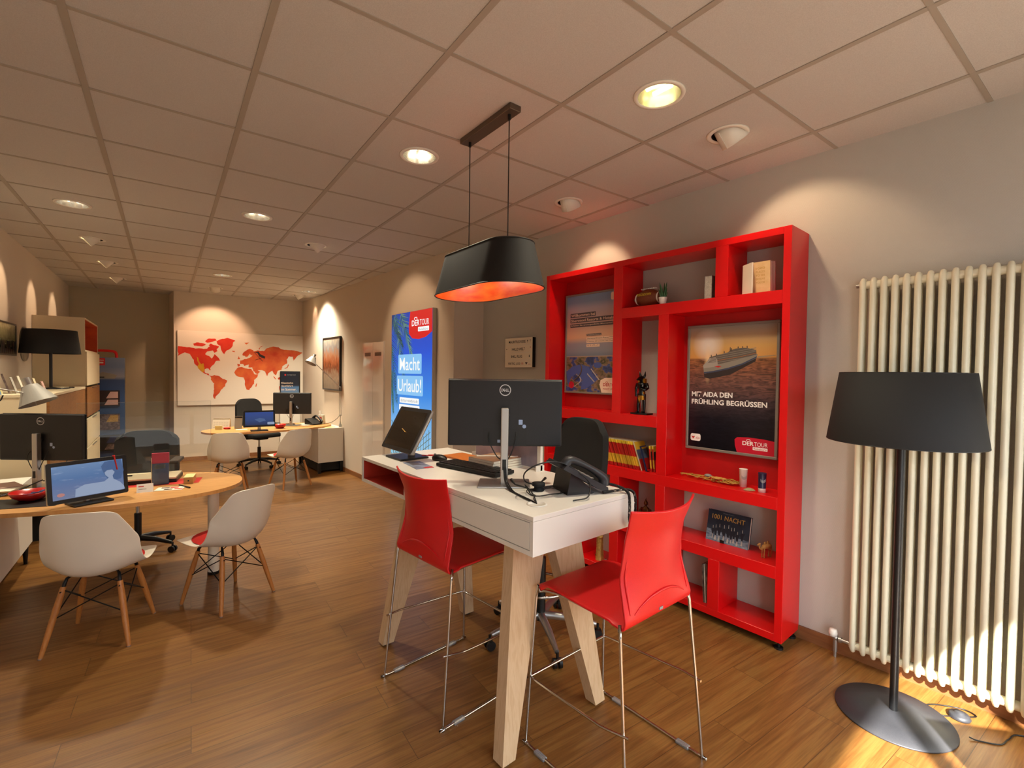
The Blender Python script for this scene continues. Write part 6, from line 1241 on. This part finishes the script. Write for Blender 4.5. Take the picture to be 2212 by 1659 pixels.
MB().lathe([(.001, 0), (.15, 0), (.155, .003), (.06, .012), (.02, .02), (.001, .02)], 40).build('base', M['pole'], tl); MB().cyl((0, 0, .015), (0, 0, .60), .014, n=16).build('pole', M['pole'], tl); shade_mb(.243, .213, .250, .375).build('lamp_shade', M['shade'], tl)
sp = MB(); 
for k_ in range(3): sp.cyl((0, 0, .59), (.21*math.cos(k_*2.094), .21*math.sin(k_*2.094), .59), .003, n=6)
sp.build('spider', M['pole'], tl)
tag(MB().tube([(-.40, 7.15, 1.355), (-.33, 7.3, 1.355), (-.34, 7.5, 1.355)], .004, n=6, sm=4).box((-.37, 7.26, 1.35), (-.33, 7.34, 1.362)).build('cord_switch', M['black']), 'black lamp cord with switch lying on the cream cabinet', 'cord')
arm_lamp('aluminium swing-arm lamp with cone head hanging over the cream cabinet edge on the left', [(-.85, 4.95, .70), (-.85, 4.95, 1.30), (-.62, 4.80, 1.43), (-.435, 4.90, 1.378)], (.35, -.15, -.90), 1.3, base=False)
tag(MB().tube([(-.435, 4.88, 1.36), (-.422, 4.87, 1.30)], .002, n=5).build('pull_rod', M['alu']), 'thin metal pull rod below the left lamp head', 'rod')
tag(MB().tube([(-.60, 4.80, 1.44), (-.67, 4.79, 1.42), (-.66, 4.78, 1.36), (-.60, 4.79, 1.34), (-.58, 4.80, 1.38)], .004, n=6, sm=5).build('cable', M['black']), 'black cable loop at the joint of the left swing-arm lamp', 'cable')
# leaflets rack on low cabinet (left photo edge)
for i in range(7):
    bx = -.76+.028*i*.9; l_ = thing('brochure', ['orange brochure leaning in the row on the cream cabinet, leftmost', 'brown brochure second from the left in the row on the cream cabinet', 'grey brochure third from the left on the cream cabinet', 'white brochure in the middle of the row on the cream cabinet', 'brown brochure fifth in the row on the cream cabinet', 'pale brochure sixth in the row on the cream cabinet', 'rightmost slanted brochure of the row on the cream cabinet'][i], 'brochure', (-.72+.043*i, 5.90+.02*i, 1.35), math.radians(8), 'brochures leaning on the cream cabinet')
    MB(Matrix.Rotation(math.radians(-16), 4, 'Y')).box((-.006, -.08, 0), (.006, .08, .165+.02*(i % 2)-.010*i)).build('cover', [M['papery'], M['darkcov'], M['pages'], M['paper'], M['darkcov'], M['cream'], M['pinkcov']][i], l_)
M['skyleaf'] = mat('sky_blue_card', '#6d92b6', .5)
l_ = thing('brochure', 'tall brochure with a blue sky picture on the cream cabinet by the left wall', 'brochure', (-.71, 5.72, 1.35), math.radians(10)); MB(Matrix.Rotation(math.radians(-14), 4, 'Y')).box((-.006, -.09, 0), (.006, .09, .225)).build('cover', M['skyleaf'], l_)
# framed picture and round mirrors on the left wall
def lwm(y, z_, w__, h__): return frame((lwx(y)+.004, y, z_), (-.0693*-1, .9976, 0), (0, 0, 1))
fp = thing('framed_picture', 'black framed city skyline picture on the left wall at the photo edge', 'picture', (lwx(6.6), 6.6, 1.85)); FPm = Matrix.Translation(-V(fp.location)) @ frame((lwx(6.1)+.022, 6.1, 1.69), (.0695, 1, 0), (0, 0, 1)); fw, fh, k = .94, .325, .016
fr = MB(FPm)
for a in (((0, 0, -.02), (fw, k, 0)), ((0, fh-k, -.02), (fw, fh, 0)), ((0, k, -.02), (k, fh-k, 0)), ((fw-k, k, -.02), (fw, fh-k, 0))): fr.box(*a)
fr.build('frame', M['pictfr'], fp); MB(FPm).quad((k, k, -.006), (fw-k, k, -.006), (fw-k, fh-k, -.006), (k, fh-k, -.006)).build('print', sepia('skyline_print', [(0, '#14120c'), (.3, '#2a2618'), (.45, '#7d7654'), (.8, '#a39a72'), (1, '#c4b98f')], 6), fp)
sk_ = MB(FPm)
for i in range(12): x = .1+i*.07; hh_ = .05+.09*abs(math.sin(i*2.1)); sk_.add([(x, k, -.005), (x+.055, k, -.005), (x+.055, k+hh_, -.005), (x, k+hh_, -.005)], [(0, 1, 2, 3)])
sk_.build('skyline', M['darkcov2'], fp)
dsk = thing('wall_disc', 'grey round disc on the left wall half hidden by the black table lamp', 'wall decoration', (lwx(7.45), 7.45, 1.83)); q = (V((1, -.0695, 0)).to_track_quat('Z', 'Y').to_matrix().to_4x4())
MB(q).lathe([(.001, .008), (.17, .008), (.18, .012), (.185, .02), (.19, .012), (.19, .004)], 40).build('disc', mat('grey_disc', '#8b8070', .4), dsk)

# brochure stand with red handle in the recess
bs_ = thing('brochure_stand', 'tall blue sea print brochure stand with red carrying handle in the recess', 'brochure stand', (-.06, 9.62, 0)); BSm = Matrix.Translation((.06, -9.62, 0))
F = BSm @ frame((-.31, 9.50, .02), (1, -.05, 0), (0, 0, 1)); 
def sea():
    m, t, uv, sep = uvmat('sea_stand_print', .4); r = t.ramp([(0, '#202e4c'), (.4, '#2c4670'), (.62, '#33507f'), (.80, '#2d4370'), (.83, '#8b8d9a'), (.92, '#6e7fa6'), (1, '#7f93b8')]); t.l(sep, 1, r, 0); t.l(r, 0, t.b, 'Base Color'); return m
MB(F).box((0, 0, -.30), (.46, 1.72, -.001)).build('body', M['alu'], bs_); MB(F).quad((0, 0, 0), (.46, 0, 0), (.46, 1.72, 0), (0, 1.72, 0)).build('print', sea(), bs_)
MB(F).tube([(.05, 1.70, -.02), (.06, 1.79, -.02), (.11, 1.82, -.02), (.30, 1.82, -.02), (.355, 1.79, -.02), (.365, 1.70, -.02)], .020, n=10, sm=4).build('handle', M['red'], bs_)
flat('badge', F, rrect(.10, 1.60, .13, .11, .01), M['red'], bs_, .002); flat('badge_plate', F, rrect(.12, 1.63, .09, .02, .004), M['whitetx'], bs_, .003); text('DERTOUR', 'lettering', M['whitetx'], bs_, F, .115, .0+1.665, wd=.10, ht=.02, lift=.003)
flat('ship', F, [(.13, 1.40), (.34, 1.40), (.37, 1.45), (.32, 1.47), (.20, 1.50), (.13, 1.46)], M['hull'], bs_, .002); flat('ship_windows', F, [(.16, 1.41), (.22, 1.41), (.22, 1.43), (.16, 1.43)], M['black'], bs_, .003)
for i, (z0, c1, c2) in enumerate(((.98, 'darkcov2', 'pinkcov'), (.62, 'darkcov', 'goldstat'), (.30, 'black', 'navy'))):
    tr_ = MB(F); tr_.box((.04, z0, .0), (.40, z0+.24, .03)); t0_ = tr_.build('pocket', M[c1], bs_); flat('cover_photo', F, [(.24, z0+.12), (.38, z0+.12), (.38, z0+.22), (.29, z0+.22)], M[c2], bs_, .031); flat('cover_foot', F, [(.22, z0+.02), (.38, z0+.02), (.38, z0+.10), (.26, z0+.10)], M['pinkcov' if i == 0 else 'darkcov'], bs_, .031)

# ------------------------------------------------------------------ ceiling lamps
DOWN = [(1.975, 1.298, 1, 'lit reflector downlight nearest the camera, above the short end of the bar desk'), (1.441, 2.617, 0, 'reflector downlight left of the pendant lamp'), (-.237, 5.241, 0, 'reflector downlight nearest the left wall'), (.959, 4.56, 0, 'reflector downlight in the middle of the ceiling above the left desk'), (1.186, 7.706, 0, 'small far reflector downlight above the tip of the far desk'), (2.508, 8.25, 0, 'far reflector downlight near the right back corner')]
SPOTS = [(2.574, 1.258, (.62, -.22, -.75), .8, 80, 'white swivel spot above the right end of the red shelf'), (2.687, 2.545, (.55, .12, -.8), .95, 75, 'white swivel spot above the left end of the red shelf'), (1.644, 5.188, (.80, .02, -.62), 1.6, 70, 'glowing swivel spot aimed at the lit banner'),
 (-.147, 6.519, (-.72, .05, -.70), 1.3, 38, 'glowing swivel spot by the left wall, nearest of the three'), (-.039, 7.804, (-.72, .05, -.70), 1.2, 40, 'glowing swivel spot by the left wall, middle of the three'), (.067, 9.095, (-.72, .05, -.70), 1.1, 46, 'glowing swivel spot by the left wall, farthest of the three'), (1.283, 9.011, (.05, .62, -.78), 2.5, 80, 'white swivel spot in front of the world map'), (2.508, 8.82, (.62, .05, -.78), .45, 46, 'small white swivel spot near the right back corner')]
HOLE = .0985
# cut the round openings into the ceiling slab
ceil = bpy.data.objects['ceiling']; cm_ = MB()
for q in DOWN: cm_.cyl((q[0], q[1], HC-.05), (q[0], q[1], HC+.093), HOLE, n=40)
for q in SPOTS: cm_.cyl((q[0], q[1], HC-.05), (q[0], q[1], HC+.093), .085, n=40)
cutter = cm_.build('cutter', M['ceil'], merge=True)
md = ceil.modifiers.new('b', 'BOOLEAN'); md.object = cutter; md.operation = 'DIFFERENCE'; md.solver = 'EXACT'
dg = bpy.context.evaluated_depsgraph_get(); nm_ = bpy.data.meshes.new_from_object(ceil.evaluated_get(dg)); ceil.modifiers.clear(); ceil.data = nm_
bpy.data.objects.remove(cutter)
M['bulb2'] = mat('lamp_glow_soft', '#fff6e0', .4, emit='#fff3d6', es=3)
for x, y, lit, lab in DOWN:
    d = thing('downlight', lab, 'ceiling lamp', (x, y, HC), 0, 'recessed reflector downlights in the ceiling')
    MB().lathe([(.097, -.002), (.099, -.008), (.116, -.006), (.119, .0), (.097, .0)], 48).build('ring', M['lampwhite'], d)
    MB().lathe([(.0968, -.004), (.094, .02), (.086, .055), (.074, .088)], 48).build('reflector', M['reflect'], d)
    g_ = MB(); g_.lathe([(.001, .070), (.052 if lit else .030, .070), (.056 if lit else .034, .080), (.074, .089), (.001, .090)], 32); 
    if True:
        for q_ in (-.035, .035): g_.cyl((q_*.8, -.05, .035), (q_*.8, .05, .035), .011, n=12)
    g_.build('glow', M['bulb'] if lit else M['bulb2'], d)
    lamp('downlight_light', 'SPOT', (x, y, HC-.02), 90 if lit else 90 if y < 4 else 170 if y < 7 else 300, (1, .88, .66), (0, 0, -1), spot_size=math.radians(125), spot_blend=.9, shadow_soft_size=.07)
M['spotglow'] = mat('spot_glow', '#fff0c0', .4, emit='#ffe2a8', es=5)
for x, y, dr, en, ang, lab in SPOTS:
    d = thing('ceiling_spot', lab, 'ceiling lamp', (x, y, HC), 0, 'swivel spots in the ceiling'); n_ = V(dr).normalized()
    MB().lathe([(.083, -.001), (.085, -.006), (.105, -.006), (.110, .0), (.083, .0)], 48).build('ring', M['lampwhite'], d)
    MB().lathe([(.0835, -.001), (.0835, .088), (.001, .089)], 36).build('housing', M['black'], d)
    q = n_.to_track_quat('Z', 'Y').to_matrix().to_4x4(); q.translation = V((0, 0, .035))
    MB(q).lathe([(.001, -.035), (.055, -.033), (.071, -.015), (.074, .085), (.070, .085), (.066, .03)], 36).box((-.0015, -.0755, -.01), (.0015, -.07, .085)).build('lamp_head', M['lampwhite'], d)
    MB(q).lathe([(.001, .070), (.0685, .070), (.0685, .074), (.001, .074)], 32).build('glow', M['spotglow'], d)
    lamp('spot_light', 'SPOT', V((x, y, HC+.035))+n_*.095, en*24, (1, .61, .38) if y > 8.5 and x > 1 else WARM, n_, spot_size=math.radians(ang), spot_blend=.5, shadow_soft_size=.03)

dbd = thing('shadow_board', 'unseen low white board added to shade part of the sun patch', 'shadow board', (2.01, -.26, 0), math.atan2(-.78, .62))  # out-of-view board, added to cast the shadow corner across the sun patch
MB().box((0, -.03, 0), (.85, 0, .80)).build('panel', M['white'], dbd); MB().box((.1, -.15, 0), (.14, .12, .02)).build('foot', M['alu'], dbd); MB().box((.7, -.15, 0), (.74, .12, .02)).build('foot', M['alu'], dbd)
